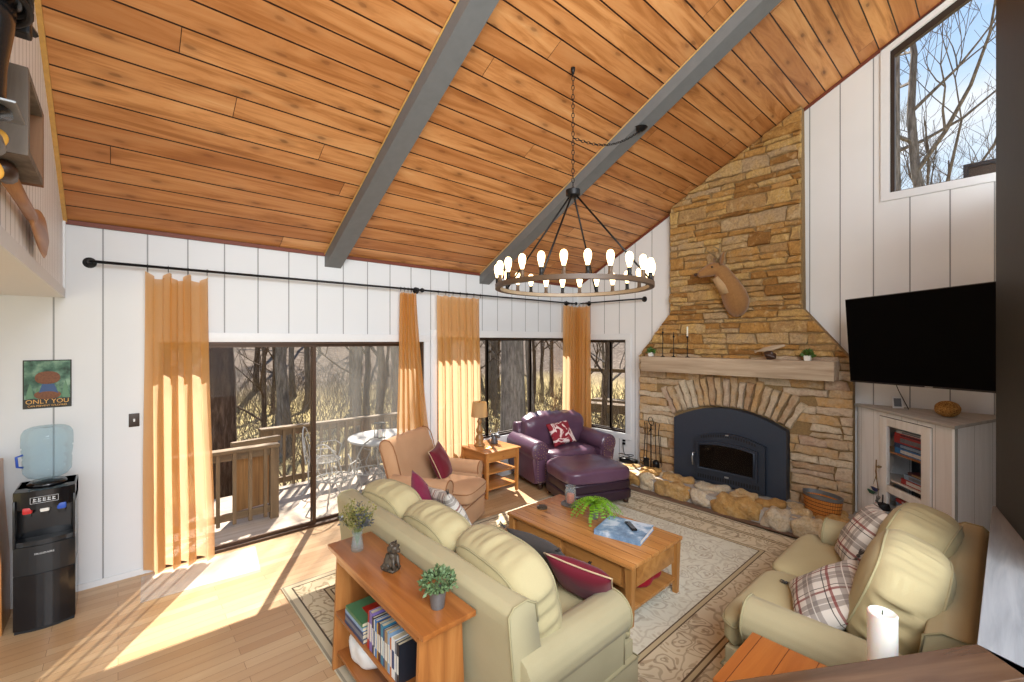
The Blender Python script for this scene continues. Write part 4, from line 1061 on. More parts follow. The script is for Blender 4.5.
# neck from wall going out (-x) and left (+y), head turned to +y
bm = B()
secs = [((.0, -.02, -.27), (-.15, .1, 1), .05, .05), ((-.01, -.02, -.20), (-.15, .1, 1), .13, .11), ((-.03, -.015, -.10), (-.15, .1, 1), .175, .15), ((-.06, .0, .0), (-.2, .15, 1), .17, .15), ((-.10, .025, .09), (-.3, .25, 1), .145, .135), ((-.14, .055, .18), (-.35, .3, 1), .118, .118), ((-.18, .09, .26), (-.4, .4, 1), .10, .105), ((-.215, .13, .335), (-.5, .6, .5), .095, .10),
        ((-.25, .175, .345), (-.62, .78, -.05), .092, .092), ((-.285, .22, .325), (-.62, .78, -.3), .078, .086), ((-.32, .262, .30), (-.62, .78, -.35), .056, .062), ((-.35, .30, .28), (-.62, .78, -.3), .046, .048), ((-.375, .33, .268), (-.62, .78, -.3), .034, .036)]
loft(bm, secs); body = obj('head_and_neck', bm, 'hide', t, True); sub = body.modifiers.new('sub', 'SUBSURF'); sub.levels = 1; sub.render_levels = 2
bm = B(); loft(bm, [((-.17, .07, .03), (-.35, .25, 1), .085, .06), ((-.205, .10, .13), (-.4, .35, 1), .075, .06), ((-.25, .16, .23), (-.4, .5, 1), .055, .045)]); plabel(obj('throat_patch', bm, 'hidewhite', t, True), 'pale throat fur')
hd = Vector((-.62, .78, 0)).normalized(); sd_ = Vector((hd.y, -hd.x, 0)); 
for s in (-1, 1):
    base = Vector((-.22, .13, .385))+sd_*s*.065
    bm = B(); tip = base+sd_*s*.17+Vector((0, 0, .13)); mid = (base+tip)/2
    tube(bm, [base, base.lerp(tip, .3), base.lerp(tip, .65), tip], [.018, .060, .050, .005], 8)
    for v in bm.verts: v.co += hd*(v.co-mid).dot(hd)*-.62
    obj('ear', bm, 'hide', t, True)
    b0 = Vector((-.235, .155, .415))+sd_*s*.03
    bm = B(); pts = [b0, b0+Vector((.02, -.02, .07))+sd_*s*.05, b0+Vector((.0, .0, .14))+sd_*s*.12, b0+hd*.08+Vector((0, 0, .19))+sd_*s*.12]; tube(bm, pts, [.017, .014, .011, .004], 7)
    tube(bm, [pts[1], pts[1]+hd*.03+Vector((0, 0, .09))], [.008, .002], 6); tube(bm, [pts[2], pts[2]+Vector((.01, 0, .1))], [.007, .002], 6); obj('antler', bm, 'antler', t, True)
    bm = B(); bmesh.ops.create_uvsphere(bm, u_segments=10, v_segments=8, radius=.013); obj('eye', bm, 'black', t, True, loc=Vector((-.28, .21, .355))+sd_*s*.076)
bm = B(); bmesh.ops.create_uvsphere(bm, u_segments=10, v_segments=8, radius=.022); o = obj('nose', bm, 'darkwood', t, True, loc=(-.392, .35, .272))
#==CHANDELIER==
CX_, CY_ = 2.888, 2.445
ch = thing('round_chandelier', 'large round wood and iron ring chandelier with upright filament bulbs', 'chandelier', (CX_, CY_, 0))
RZ = 2.507; RR = .645
bm = B(); lathe(bm, [(RR-.022, RZ-.018), (RR+.018, RZ-.018), (RR+.018, RZ+.018), (RR-.022, RZ+.018)], seg=72, cap=False); bm.faces.ensure_lookup_table()
vs = bm.verts[:]; bmesh.ops.contextual_create(bm, geom=[]) if False else None
lathe(bm, [(RR-.022, RZ+.018), (RR-.022, RZ-.018)], seg=72, cap=False); bmesh.ops.remove_doubles(bm, verts=bm.verts[:], dist=1e-5); obj('ring', bm, 'ringwood', ch, angle=40)
bm = B(); lathe(bm, [(RR-.024, RZ-.015), (RR-.024, RZ+.015)], seg=72, cap=False); plabel(obj('inner_band', bm, 'ringin', ch, True), 'pale inside face of the ring')
bm = B(); lathe(bm, [(0, 3.27), (.035, 3.27), (.06, 3.29), (.062, 3.335), (.03, 3.345), (.012, 3.36), (0, 3.37)], seg=24); obj('hub', bm, 'iron', ch, angle=40)
for k in range(4):
    a = R_(20)+k*PI/2; bm = B(); tube(bm, [(.035*math.cos(a), .035*math.sin(a), 3.28), (RR*math.cos(a), RR*math.sin(a), RZ+.018)], .008, 8); obj('support_rod', bm, 'iron', ch, True)
def chain(name, pts, parent, m='iron', pitch=.038, r=.0035, w_=.011):
    bm = B(); P = [Vector(p) for p in pts]; segs = []; tot = 0
    for a, b in zip(P, P[1:]): segs.append((tot, (b-a).length, a, b)); tot += (b-a).length
    n = int(tot/pitch)
    for k in range(n):
        s = (k+.5)*tot/n
        for s0, L, a, b in segs:
            if s0 <= s <= s0+L: c = a.lerp(b, (s-s0)/L); d = (b-a).normalized(); break
        u = d.orthogonal().normalized(); v = d.cross(u)
        if k % 2: u = v
        tube(bm, [c+d*math.cos(2*PI*q/8)*pitch*.62+u*math.sin(2*PI*q/8)*w_ for q in range(8)], r, 4, True)
    return obj(name, bm, m, parent, True)
hookz = ceil_z(CY_)
chain('chain', [(0, 0, 3.36), (0, 0, hookz-.03)], ch)
bm = B(); lathe(bm, [(0, hookz-.05), (.012, hookz-.05), (.02, hookz+.0), (0, hookz+.01)], seg=10); obj('ceiling_hook', bm, 'iron', ch, True)
cpx, cpy = 3.96-CX_, 2.46-CY_; cpz = ceil_z(2.46)-.15
sw = []
for k in range(13):
    t_ = k/12; sw.append((cpx*t_, cpy*t_, 3.78+(cpz-.03-3.78)*t_**1.0-.10*math.sin(PI*t_)))
chain('swag_chain', sw, ch)
bm = B(); lathe(bm, [(0, cpz-.04), (.02, cpz-.04), (.055, cpz-.015), (.07, cpz), (0, cpz)], (cpx, cpy, 0), 20); obj('canopy', bm, 'iron', ch, angle=40)
for k in range(24):
    a = 2*PI*(k+.3)/24; x_, y_ = (RR-.002)*math.cos(a), (RR-.002)*math.sin(a)
    bm = B(); lathe(bm, [(0, 0), (.021, 0), (.021, .006), (.016, .012), (.016, .055), (.019, .06), (0, .06)], seg=12); c = obj('socket', bm, 'iron' if k % 2 else 'ringwood', ch, angle=40, loc=(x_, y_, RZ+.018))
    bm = B(); lathe(bm, [(.012, 0), (.014, .012), (.026, .055), (.0285, .085), (.022, .108), (.010, .118), (0, .12)], seg=14); obj('bulb', bm, 'bulb', c, True, loc=(0, 0, .058))
#==CURTAINS==
rod = thing('curtain_rod', 'long thin black curtain rod running along the window wall into the corner', 'curtain rod', (0, 0, 2.70))
bm = B(); tube(bm, [(-.175, WY-.10, 0), (5.93, WY-.10, 0)], .0125, 10); obj('rod', bm, 'iron', rod, True)
bm = B(); tube(bm, [(5.99, WY-.16, 0), (5.99, 3.72, 0)], .0125, 10); obj('rod', bm, 'iron', rod, True)
for x_ in (2.83, 2.90, 5.94):
    bm = B(); bmesh.ops.create_uvsphere(bm, u_segments=12, v_segments=10, radius=.028); obj('joint', bm, 'iron', rod, True, loc=(x_, WY-.10, 0))
for x_ in (-.175, 2.865, 5.80):
    bm = B(); lathe(bm, [(0, 0), (.045, 0), (.042, .008), (.016, .016), (.012, .10), (0, .10)], seg=18, axis='y'); 
    for v in bm.verts: v.co.y = -v.co.y
    obj('bracket', bm, 'iron', rod, angle=40, loc=(x_, WY, 0))
for y_ in (3.72, 4.80):
    bm = B(); lathe(bm, [(0, 0), (.045, 0), (.042, -.008), (.016, -.016), (.012, -.11), (0, -.11)], seg=18, axis='x'); obj('bracket', bm, 'iron', rod, angle=40, loc=(FX, y_, 0))
def curtain(label, p0, p1, top=2.66, bot=.04, folds=5, amp=.045, b0=None, b1=None, seed=0, sag=.03, rings=4):
    """p0,p1 plan points of the top; b0,b1 of the bottom"""
    p0, p1 = Vector(p0), Vector(p1); b0 = Vector(b0) if b0 else p0; b1 = Vector(b1) if b1 else p1
    base = (p0+p1)/2; t = thing('linen_curtain', label, 'curtain', (base.x, base.y, 0)); rng = random.Random(seed)
    nu, nv = 96, 26; bm = B(); g = []; ph = rng.uniform(0, 6)
    for j in range(nv+1):
        v = j/nv; row = []; z = top+(bot-top)*v
        for i in range(nu+1):
            u = i/nu; a = p0.lerp(p1, u); b = b0.lerp(b1, u); p = a.lerp(b, min(1, v*1.15)**1.3)
            d = (p1-p0).normalized(); n_ = Vector((-d.y, d.x)) 
            f_ = u*folds*2*PI+ph+.5*math.sin(3*v+seed)+.6*math.sin(u*9+seed*2)
            w_ = amp*(.55+.6*v)*math.sin(f_)+.012*noise.noise(Vector((u*8, v*4, seed)))
            q = p+n_*w_+d*amp*.35*math.cos(f_*2)
            zz = z-(1-v)**8*sag*abs(math.sin(u*rings*PI)) + (.015*math.sin(f_) if j == nv else 0)
            row.append(bm.verts.new((q.x-base.x, q.y-base.y, zz)))
        g.append(row)
    for j in range(nv):
        for i in range(nu): bm.faces.new((g[j][i], g[j][i+1], g[j+1][i+1], g[j+1][i]))
    obj('panel', bm, 'curtain', t, True)
    for k in range(rings+1):
        q = p0.lerp(p1, k/rings); bm = B(); tube(bm, [(0, .018*math.cos(a), .018*math.sin(a)) for a in [2*PI*i/12 for i in range(12)]], .0025, 5, True); tube(bm, [(0, 0, -.018), (0, .0, -.04)], .003, 5)
        obj('ring', bm, 'iron', t, True, loc=(q.x-base.x, q.y-base.y, 2.70), rot=(0, 0, 0 if abs(p1.x-p0.x) > abs(p1.y-p0.y) else PI/2))
cy_ = WY-.10
curtain('ochre curtain hanging left of the sliding door', (.19, cy_), (.62, cy_), folds=4, amp=.045, b0=(.17, cy_-.02), b1=(.66, cy_-.02), seed=1, sag=.07, rings=3)
curtain('ochre curtain gathered right of the sliding door, flaring out below', (2.60, cy_), (2.80, cy_), folds=5, amp=.04, b0=(2.50, cy_-.03), b1=(3.02, cy_-.05), seed=2, sag=.02)
curtain('broad ochre curtain between the sliding door and the window', (3.14, cy_), (3.84, cy_), folds=6, amp=.035, b0=(3.16, cy_-.02), b1=(3.86, cy_-.02), seed=3, sag=.02, rings=6)
curtain('ochre curtain on the window wall side of the corner', (5.64, cy_), (6.04, cy_+.02), folds=5, amp=.03, b0=(5.62, cy_), b1=(6.03, cy_+.02), seed=4, sag=.02)
curtain('ochre curtain on the gable wall side of the corner', (5.99, 4.99), (5.99, 4.70), folds=4, amp=.035, b0=(5.98, 4.99), b1=(5.98, 4.66), seed=5, sag=.02)
#==SOFT==
def rolled_arm(t, x, side, D, h, mat, pipe, r=.12, w_=.17, z0=.06, front=.0, disc=None, flare=0):
    """arm along local y from back (0) to front (D); side -1 left, +1 right"""
    poly = []; cxr = x+side*.02; cz = h-r
    poly.append((x-side*w_/2, z0)); poly.append((x+side*w_/2, z0)); poly.append((x+side*w_/2, cz-r*.75))
    a0 = -50 if side > 0 else 230
    for k in range(0, 13):
        a = R_(-40+ (260)*k/12) if side > 0 else R_(220-260*k/12)
        poly.append((cxr+r*math.cos(a), cz+r*math.sin(a)))
    poly.append((x-side*w_/2, cz-r*.6))
    bm = B(); prism(bm, poly, .02, D, axis=1, bev=.012)
    for v in bm.verts: v.co += Vector((0, 0, .006*noise.noise(v.co*5)))
    o = obj('arm', bm, mat, t, angle=50)
    bm = B(); tube(bm, [(a, D+.002, b) for a, b in poly[1:]], .006, 6, False); p = obj('piping', bm, pipe, o, True)
    return o, (cxr, cz)
def back_cushion(t, size, loc, rot, mat, pipe, seed, wrink=.010):
    rng = random.Random(seed); ph = rng.uniform(0, 6); PN = 3.4
    def deform(q):
        d = noise.noise(Vector((q.x*3+seed*7.1, q.y*3+seed*3.3, q.z*3)))*.03
        q = q*(1+d*2.2)
        edge = max(abs(q.x)/(size[0]/2), abs(q.z)/(size[2]/2)); k = max(0, 1-(abs(q.y)/(size[1]*.36))**2)
        along = q.x if abs(q.z)/size[2] > abs(q.x)/size[0] else q.z
        if edge > .75:
            q = q + Vector((q.x, 0, q.z)).normalized()*wrink*k*(math.sin(along*75+ph+3*noise.noise(q*6))+.6*math.sin(along*31+ph))
        if q.z > size[2]*.25: q.z -= .02*abs(q.x/(size[0]/2))**3
        return q
    bm = B(); rbox(bm, size, p=PN, n=22)
    for v in bm.verts:
        v.co = deform(v.co); v.co.y += .006*noise.noise(Vector((v.co.x*16, v.co.y*3, v.co.z*7+seed)))
    c = obj('back_cushion', bm, mat, t, True); c.location = loc; c.rotation_euler = rot
    yf = .37; fac = (1-(yf*2)**PN)**(1/PN)
    for s_ in (-1, 1):
        bm = B(); P = []
        for k in range(72):
            a = 2*PI*k/72; cx, cz = math.cos(a), math.sin(a); L = (abs(cx)**PN+abs(cz)**PN)**(1/PN)
            P.append(deform(Vector((cx/L*size[0]*.5*fac, s_*size[1]*yf, cz/L*size[2]*.5*fac)))*1.004)
        tube(bm, P, .0065, 6, True); obj('piping', bm, pipe, c, True)
    return c
def sofa(name, label, loc, rot, W, D, n, h_back=.85, h_arm=.61, hs=.46, cush=None, seed=0):
    t = thing(name, label, 'sofa', loc, rot)
    wa = .17; inner = W-2*wa-.06
    bm = B(); prism(bm, [(.0, .06), (D-.08, .06), (D-.08, .30), (.0, .30)], -W/2+.04, W/2-.04, axis=0, bev=.01); obj('base', bm, 'sofa', t, angle=40)
    # outside back, leaning and rounded at top
    bm = B(); prof = [(.02, .05), (-.0, .3), (-.045, h_back-.10), (-.05, h_back-.03), (-.02, h_back), (.06, h_back+.005), (.12, h_back-.03), (.13, h_back-.12), (.20, .32), (.22, .05)]
    prism(bm, prof, -W/2+.05, W/2-.05, axis=0, bev=.012); obj('back_frame', bm, 'sofa', t, angle=50)
    for s in (-1, 1):
        bm = B(); tube(bm, [(s*(W/2-.05), a, b) for a, b in prof[:8]], .006, 6); obj('back_piping', bm, 'sofapipe', t, True)
    for s in (-1, 1): rolled_arm(t, s*(W/2-wa/2-.03), s, D-.19, h_arm, 'sofa', 'sofapipe', z0=.05)
    cw = inner/n
    for k in range(n):
        x = -inner/2+cw*(k+.5)
        def tee(px_, py_, k=k):
            f_ = min(1, max(0, (py_-((D-.26)/2-.155))/.03))
            if k == 0 and px_ < 0: return px_*(1+f_*(wa+.0)/(cw/2))
            if k == n-1 and px_ > 0: return px_*(1+f_*(wa+.0)/(cw/2))
            return px_
        bm = B(); rbox(bm, (cw-.006, D-.26, .17), p=7, n=12, amp=.008, fr=4, seed=seed+k)
        for v in bm.verts:
            if v.co.z > 0: v.co.z += .025*(1-(v.co.x/(cw/2))**2)*(1-(v.co.y/((D-.26)/2))**2)
            v.co.x = tee(v.co.x, v.co.y)
        c = obj('seat_cushion', bm, 'sofa2', t, True, loc=(x, .18+(D-.26)/2+.06, hs-.085))
        bm = B(); P = []
        for q in range(120):
            a = 2*PI*q/120; cx, cz = math.cos(a), math.sin(a); L = (abs(cx)**7+abs(cz)**7)**(1/7); P.append((tee(cx/L*(cw-.006)/2, cz/L*(D-.26)/2), cz/L*(D-.26)/2, .045))
        tube(bm, P, .0055, 6, True); obj('piping', bm, 'sofapipe', c, True)
    # skirt
    bm = B(); y1 = D-.075
    prism(bm, [(-W/2+.01, .005), (W/2-.01, .005), (W/2-.01, y1), (-W/2+.01, y1)], .02, .21, bev=.006); obj('skirt', bm, 'sofa', t, angle=40)
    bm = B(); P = [(-W/2+.008, .0, .21), (W/2-.008, .0, .21), (W/2-.008, y1+.003, .21), (-W/2+.008, y1+.003, .21)]; tube(bm, P, .006, 6, True); obj('skirt_piping', bm, 'sofapipe', t, True)
    for i, c in enumerate(cush):
        back_cushion(t, c[0], c[1], c[2], 'sofa2', 'sofapipe', seed*10+i)
    return t
sofa('three_seat_sofa', 'long sage green three seat sofa with its back to the wooden console table', (1.33, 2.46, .012), R_(-90), 2.12, .99, 3,
     cush=[((.70, .27, .50), (-.64, .24, .71), (R_(14), 0, R_(3))), ((.68, .27, .50), (.0, .24, .71), (R_(14), 0, R_(-2))), ((.72, .30, .52), (.63, .25, .71), (R_(15), R_(3), R_(-3)))], seed=1)
sofa('loveseat', 'sage green two seat loveseat backed against the black half wall', (3.44, .11, .012), 0, 1.80, 1.03, 2,
     cush=[((.76, .36, .52), (-.34, .27, .70), (R_(20), R_(-4), R_(3))), ((.74, .36, .50), (.40, .27, .70), (R_(18), R_(3), R_(-3)))], seed=4, h_back=.80)
# throw pillows
throw_pillow('throw_pillow', 'burgundy throw pillow with pale piping at the near arm of the long sofa', 'burg', (2.10, 1.70, .60), (R_(-48), R_(6), R_(-72)), .42, .42, .16, 'cream_pipe', seed=1)
throw_pillow('throw_pillow', 'charcoal tasselled throw pillow leaning beside the burgundy one on the long sofa', 'greyp', (2.12, 2.04, .62), (R_(-48), 0, R_(-88)), .46, .42, .15, None, True, seed=2)
throw_pillow('throw_pillow', 'cream plaid throw pillow at the far end of the long sofa', 'plaid', (2.02, 3.00, .66), (R_(-60), R_(-8), R_(-100)), .45, .45, .16, None, True, seed=3)
throw_pillow('throw_pillow', 'raspberry velvet throw pillow behind the plaid one at the far arm of the long sofa', 'rose', (1.93, 3.24, .70), (R_(-60), R_(15), R_(-115)), .42, .42, .16, None, seed=4)
throw_pillow('throw_pillow', 'cream and red plaid throw pillow by the far arm of the loveseat', 'plaid', (3.90, .66, .68), (R_(-58), R_(8), R_(20)), .48, .50, .19, None, True, seed=5)
throw_pillow('throw_pillow', 'grey plaid tasselled throw pillow lying nearer the camera on the loveseat', 'plaid', (2.98, .66, .60), (R_(-38), R_(-10), R_(20)), .50, .44, .18, None, True, seed=6)
# tan armchair
F0 = Vector((2.97, 3.86)); fv = Vector((.49, -.87)); o_ = F0-fv*.86
t = thing('tan_armchair', 'tan microsuede recliner armchair in front of the sliding door curtain', 'armchair', (o_.x, o_.y, .012), math.atan2(fv.y, fv.x)-PI/2)
bm = B(); prism(bm, [(-.40, .02), (.40, .02), (.40, .55), (.31, .80), (-.31, .80), (-.40, .55)], .02, .28, bev=.02); obj('base', bm, 'tan', t, angle=50)
bm = B(); rbox(bm, (.56, .62, .17), (0, .0, 0), p=5, n=12, amp=.01, fr=4)
for v in bm.verts:
    if v.co.y > .2: v.co.x *= 1+(v.co.y-.2)*1.0
    if v.co.z > 0: v.co.z += .03*(1-(v.co.x/.3)**2)*(1-(v.co.y/.31)**2)
c = obj('seat_cushion', bm, 'tan', t, True, loc=(0, .555, .37))
bm = B(); P = []
for q in range(40):
    a = 2*PI*q/40; cx, cz = math.cos(a), math.sin(a); L = (abs(cx)**5+abs(cz)**5)**.2; yy = cz/L*.31; xx = cx/L*.28; P.append((xx*(1+(max(0, yy-.2))*1.0), yy, .045))
tube(bm, P, .006, 6, True); obj('piping', bm, 'tanpipe', c, True)
for s in (-1, 1):
    rolled_arm(t, s*.385, s, .70, .60, 'tan', 'tanpipe', r=.085, w_=.13, z0=.03)
# scrolled back
bm = B(); prof = [(.05, .05), (-.03, .45), (-.13, .78), (-.17, .86), (-.155, .93), (-.10, .965), (-.03, .955), (.02, .90), (.06, .80), (.13, .55), (.20, .38), (.2, .05)]
prism(bm, prof, -.38, .38, axis=0, bev=.03); bmesh.ops.subdivide_edges(bm, edges=[e for e in bm.edges if abs(e.verts[0].co.x-e.verts[1].co.x) > .4], cuts=6)
for v in bm.verts: v.co.x *= 1+.10*max(0, v.co.z-.3); v.co.y += .02*noise.noise(v.co*4)
obj('backrest', bm, 'tan', t, angle=60)
for s in (-1, 1):
    bm = B(); tube(bm, [(s*.385*(1+.1*max(0, b-.3)), a*.93+.01, b) for a, b in prof[1:10]], .006, 6); obj('back_piping', bm, 'tanpipe', t, True)
bm = B(); tube(bm, [(-.33, .803, .25), (.33, .803, .25)], .006, 6); obj('skirt_piping', bm, 'tanpipe', t, True)
rz = math.atan2(fv.y, fv.x)-PI/2
pp = o_+fv*.30+Vector((fv.y, -fv.x))*-.17
throw_pillow('throw_pillow', 'burgundy throw pillow with pale piping leaning in the tan armchair', 'burg', (pp.x, pp.y, .61), (R_(-66), R_(4), rz+R_(14)), .44, .44, .17, 'cream_pipe', seed=8)
# purple chair and ottoman
ang = R_(-106); fv = Vector((math.cos(ang), math.sin(ang))); rt = Vector((-fv.y, fv.x))
front = Vector((4.86, 4.05)); o_ = front-fv*.86; prot = ang-PI/2
t = thing('leather_armchair', 'wide purple leather armchair with nailhead trimmed rolled arms', 'armchair', (o_.x, o_.y, .012), prot)
W = 1.36
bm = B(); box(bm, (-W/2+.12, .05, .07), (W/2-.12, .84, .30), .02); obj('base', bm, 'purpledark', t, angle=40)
for sx in (-1, 1):
    for sy in (.10, .80):
        bm = B(); lathe(bm, [(0, 0), (.028, 0), (.04, .03), (.035, .06), (.05, .08), (0, .08)], seg=14); obj('foot', bm, 'darkwood', t, True, loc=(sx*(W/2-.12), sy, 0))
for s in (-1, 1):
    x = s*(W/2-.12); r = .135; cz = .66-r
    poly = [(x-s*.11, .08), (x+s*.11, .08), (x+s*.115, cz-r*.75)]
    for k in range(15):
        a = R_(-42+264*k/14) if s > 0 else R_(222-264*k/14); poly.append((x+s*.02+r*math.cos(a), cz+r*math.sin(a)))
    poly.append((x-s*.11, cz-r*.6))
    bm = B(); prism(bm, poly, .03, .83, axis=1, bev=.02); a_ = obj('arm', bm, 'purple', t, angle=60)
    bm = B(); lathe(bm, [(0, .83), (r*.98, .83), (r*.98, .845), (r*.8, .865), (0, .87)], (x+s*.02, 0, cz), 24, 'y'); box(bm, (x-.085, .82, .09), (x+.085, .85, cz), .01); p = obj('arm_front', bm, 'purple', a_, angle=50)
    bm = B()
    def nail(x_, z_, y_=.853):
        m = Matrix.Translation((x_, y_, z_)); bmesh.ops.create_uvsphere(bm, u_segments=7, v_segments=5, radius=.0085, matrix=m)
    for k in range(12):
        for dx in (-.062, .062): nail(x+dx, .12+k*.034)
    for k in range(5): nail(x-.05+k*.025, .105)
    for k in range(16):
        a = 2*PI*k/16; nail(x+s*.02+.095*math.cos(a), cz+.095*math.sin(a), .866)
    for k in range(8):
        a = 2*PI*k/8; nail(x+s*.02+.05*math.cos(a), cz+.05*math.sin(a), .872)
    obj('nailhead_trim', bm, 'nail', a_, True)
bm = B(); rbox(bm, (W-.50, .66, .19), p=5, n=12, amp=.02, fr=6); obj('seat_cushion', bm, 'purple', t, True, loc=(0, .52, .385))
bm = B(); prism(bm, [(.02, .08), (-.03, .5), (-.05, .74), (.0, .80), (.1, .80), (.16, .7), (.2, .3), (.2, .08)], -W/2+.1, W/2-.1, axis=0, bev=.03); obj('back_frame', bm, 'purple', t, angle=60)
bm = B(); rbox(bm, (W-.30, .27, .50), p=4.5, n=16, amp=.02, fr=5, seed=2)
for v in bm.verts:
    if v.co.z > .1: v.co.y -= .05*((v.co.z-.1)/.15)
    if v.co.z > .05: v.co.z += .012*math.sin(v.co.x*40+2*noise.noise(v.co*6)); v.co.x *= 1+.05*(v.co.z)
obj('back_cushion', bm, 'purple', t, True, loc=(0, .20, .68), rot=(R_(-10), 0, 0))
pp = o_+fv*.42+rt*.02
throw_pillow('throw_pillow', 'red and white patterned throw pillow on the purple leather armchair', 'redpat', (pp.x, pp.y, .66), (R_(-58), R_(6), prot+R_(4)), .42, .38, .14, None, seed=9)
ang = R_(-112); fv = Vector((math.cos(ang), math.sin(ang)))
front = Vector((4.41, 3.27)); cc = front-fv*.38
t = thing('ottoman', 'purple leather ottoman pushed against the front of the purple armchair', 'ottoman', (cc.x, cc.y, .012), ang-PI/2)
bm = B(); rbox(bm, (.92, .80, .17), p=6, n=12, amp=.012, fr=5)
for v in bm.verts:
    if v.co.z > 0: v.co.z += .02*(1-(v.co.x/.46)**2)
obj('top_cushion', bm, 'purple', t, True, loc=(0, 0, .37))
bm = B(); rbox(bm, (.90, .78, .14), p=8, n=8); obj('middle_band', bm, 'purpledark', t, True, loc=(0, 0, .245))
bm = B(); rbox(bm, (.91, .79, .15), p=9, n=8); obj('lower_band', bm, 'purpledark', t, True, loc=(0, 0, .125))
for sx in (-1, 1):
    for sy in (-1, 1):
        bm = B(); lathe(bm, [(0, 0), (.025, 0), (.035, .03), (.03, .07), (0, .07)], seg=12); obj('foot', bm, 'darkwood', t, True, loc=(sx*.38, sy*.32, 0))
#==TABLES==
def taper_leg(bm, x, y, h, w0, w1, dx=0, dy=0):
    lo = [bm.verts.new((x+dx+a*w1/2, y+dy+b*w1/2, 0)) for a, b in ((-1, -1), (1, -1), (1, 1), (-1, 1))]; hi = [bm.verts.new((x+a*w0/2, y+b*w0/2, h)) for a, b in ((-1, -1), (1, -1), (1, 1), (-1, 1))]
    bm.faces.new(lo[::-1]); bm.faces.new(hi)
    for k in range(4): bm.faces.new((lo[k], lo[(k+1) % 4], hi[(k+1) % 4], hi[k]))
# coffee table 0.72 x 1.32
t = thing('coffee_table', 'rectangular honey wood coffee table with drawers on the rug', 'coffee table', (3.05, 2.40, .012))
hx, hy = .365, .665
bm = B(); box(bm, (-hx, -hy, .425), (hx, hy, .452), .004); obj('tabletop', bm, 'ct_top', t, angle=30)
bm = B()
for s in (-1, 1):
    box(bm, (s*(hx-.05)-.01, -hy+.06, .25), (s*(hx-.05)+.01, hy-.06, .425)); box(bm, (-hx+.06, s*(hy-.05)-.01, .25), (hx-.06, s*(hy-.05)+.01, .425))
obj('apron', bm, 'ct_wood', t)
for y0, y1 in ((-.55, -.03), (.03, .55)):
    bm = B(); box(bm, (-hx+.022, y0, .27), (-hx+.04, y1, .41), .004); d = obj('drawer', bm, 'ct_wood', t, angle=30)
    bm = B(); lathe(bm, [(0, 0), (.006, 0), (.006, -.014), (.014, -.018), (.010, -.03), (0, -.032)], (-hx+.022, (y0+y1)/2, .34), 10, 'x'); obj('knob', bm, 'iron', d, True)
bm = B(); box(bm, (-hx+.1, -hy+.022, .27), (hx-.1, -hy+.04, .41), .004); obj('end_panel', bm, 'ct_wood', t, angle=30)
for sx in (-1, 1):
    for sy in (-1, 1):
        bm = B(); taper_leg(bm, sx*(hx-.04), sy*(hy-.04), .425, .058, .036, sx*.0, sy*.0); obj('leg', bm, 'ct_wood_z', t)
bm = B(); box(bm, (-hx+.04, -hy+.03, .10), (hx-.04, hy-.03, .125), .003); obj('lower_shelf', bm, 'ct_wood', t, angle=30)
bm = B(); rbox(bm, (.42, .46, .12), p=4, n=10, amp=.02, fr=9); tag(obj('folded_blanket', bm, 'redtowel', None, True, loc=(3.12, 2.06, .195)), 'folded red blanket on the lower shelf of the coffee table', 'blanket')
# things on coffee table
TZ = .465
t = thing('coffee_table_book', 'large hardback with snowy blue cover lying on the coffee table', 'book', (3.13, 2.10, TZ), R_(14))
bm = B(); box(bm, (-.17, -.19, .004), (.165, .185, .036)); obj('pages', bm, 'bk_white', t)
bm = B(); box(bm, (-.175, -.195, .036), (.17, .19, .041)); box(bm, (-.175, -.195, 0), (.17, .19, .004)); box(bm, (-.178, -.195, 0), (-.173, .19, .041)); obj('cover', bm, 'photocover', t)
t = thing('remote_control', 'slim dark remote control lying on the large book', 'remote', (3.17, 2.06, TZ+.041), R_(-35))
bm = B(); box(bm, (-.022, -.085, 0), (.022, .085, .016), .005); obj('case', bm, 'black', t, angle=40)
bm = B()
for i in range(3):
    for j in range(6): box(bm, (-.014+i*.011, -.06+j*.018, .016), (-.008+i*.011, -.052+j*.018, .018))
obj('buttons', bm, 'bk_grey', t)
def frond_plant(name, label, loc, rng, nf, length, matl, pot, droop=1.0, leaflet=.03):
    t = thing(name, label, 'plant', loc)
    pot(t)
    bm = B()
    for k in range(nf):
        a = rng.uniform(0, 2*PI); L = length*rng.uniform(.6, 1.1); el = rng.uniform(.5, 1.3); p = Vector((0, 0, .13)); d = Vector((math.cos(a)*math.cos(el), math.sin(a)*math.cos(el), math.sin(el))); pts = [p.copy()]
        for i in range(9):
            d = (d+Vector((math.cos(a)*.12, math.sin(a)*.12, -.24*droop))).normalized(); p = p+d*L/9; pts.append(p.copy())
        tube(bm, pts, .0015, 3, caps=False)
        for i in range(1, 10):
            q = pts[i]; dd = (pts[i]-pts[i-1]).normalized(); sv = dd.cross(Vector((0, 0, 1))).normalized()
            for s in (-1, 1):
                l = leaflet*(1.15-abs(i-4)/8)*rng.uniform(.8, 1.2); e1 = q+sv*s*l+dd*l*.3; up = Vector((0, 0, .003))
                bm.faces.new([bm.verts.new(v) for v in (q-dd*.004, q+(sv*s*l*.5)-dd*.003+up, e1, q+(sv*s*l*.5)+dd*.010+up, q+dd*.006)])
    obj('fronds', bm, matl, t)
    return t
def pot_tin(t, r=.05, h=.13, m='galv'):
    bm = B(); lathe(bm, [(0, 0), (r*.75, 0), (r*.78, .004), (r, h-.006), (r*1.05, h), (r*.98, h), (r*.9, h-.02), (0, h-.02)], seg=24); obj('pot', bm, m, t, angle=35)
frond_plant('potted_fern', 'bright green fern in a small grey tin on the coffee table', (3.17, 2.44, TZ), random.Random(3), 46, .27, 'leaf_br', lambda t: pot_tin(t, .045, .13), 1.1, .026)
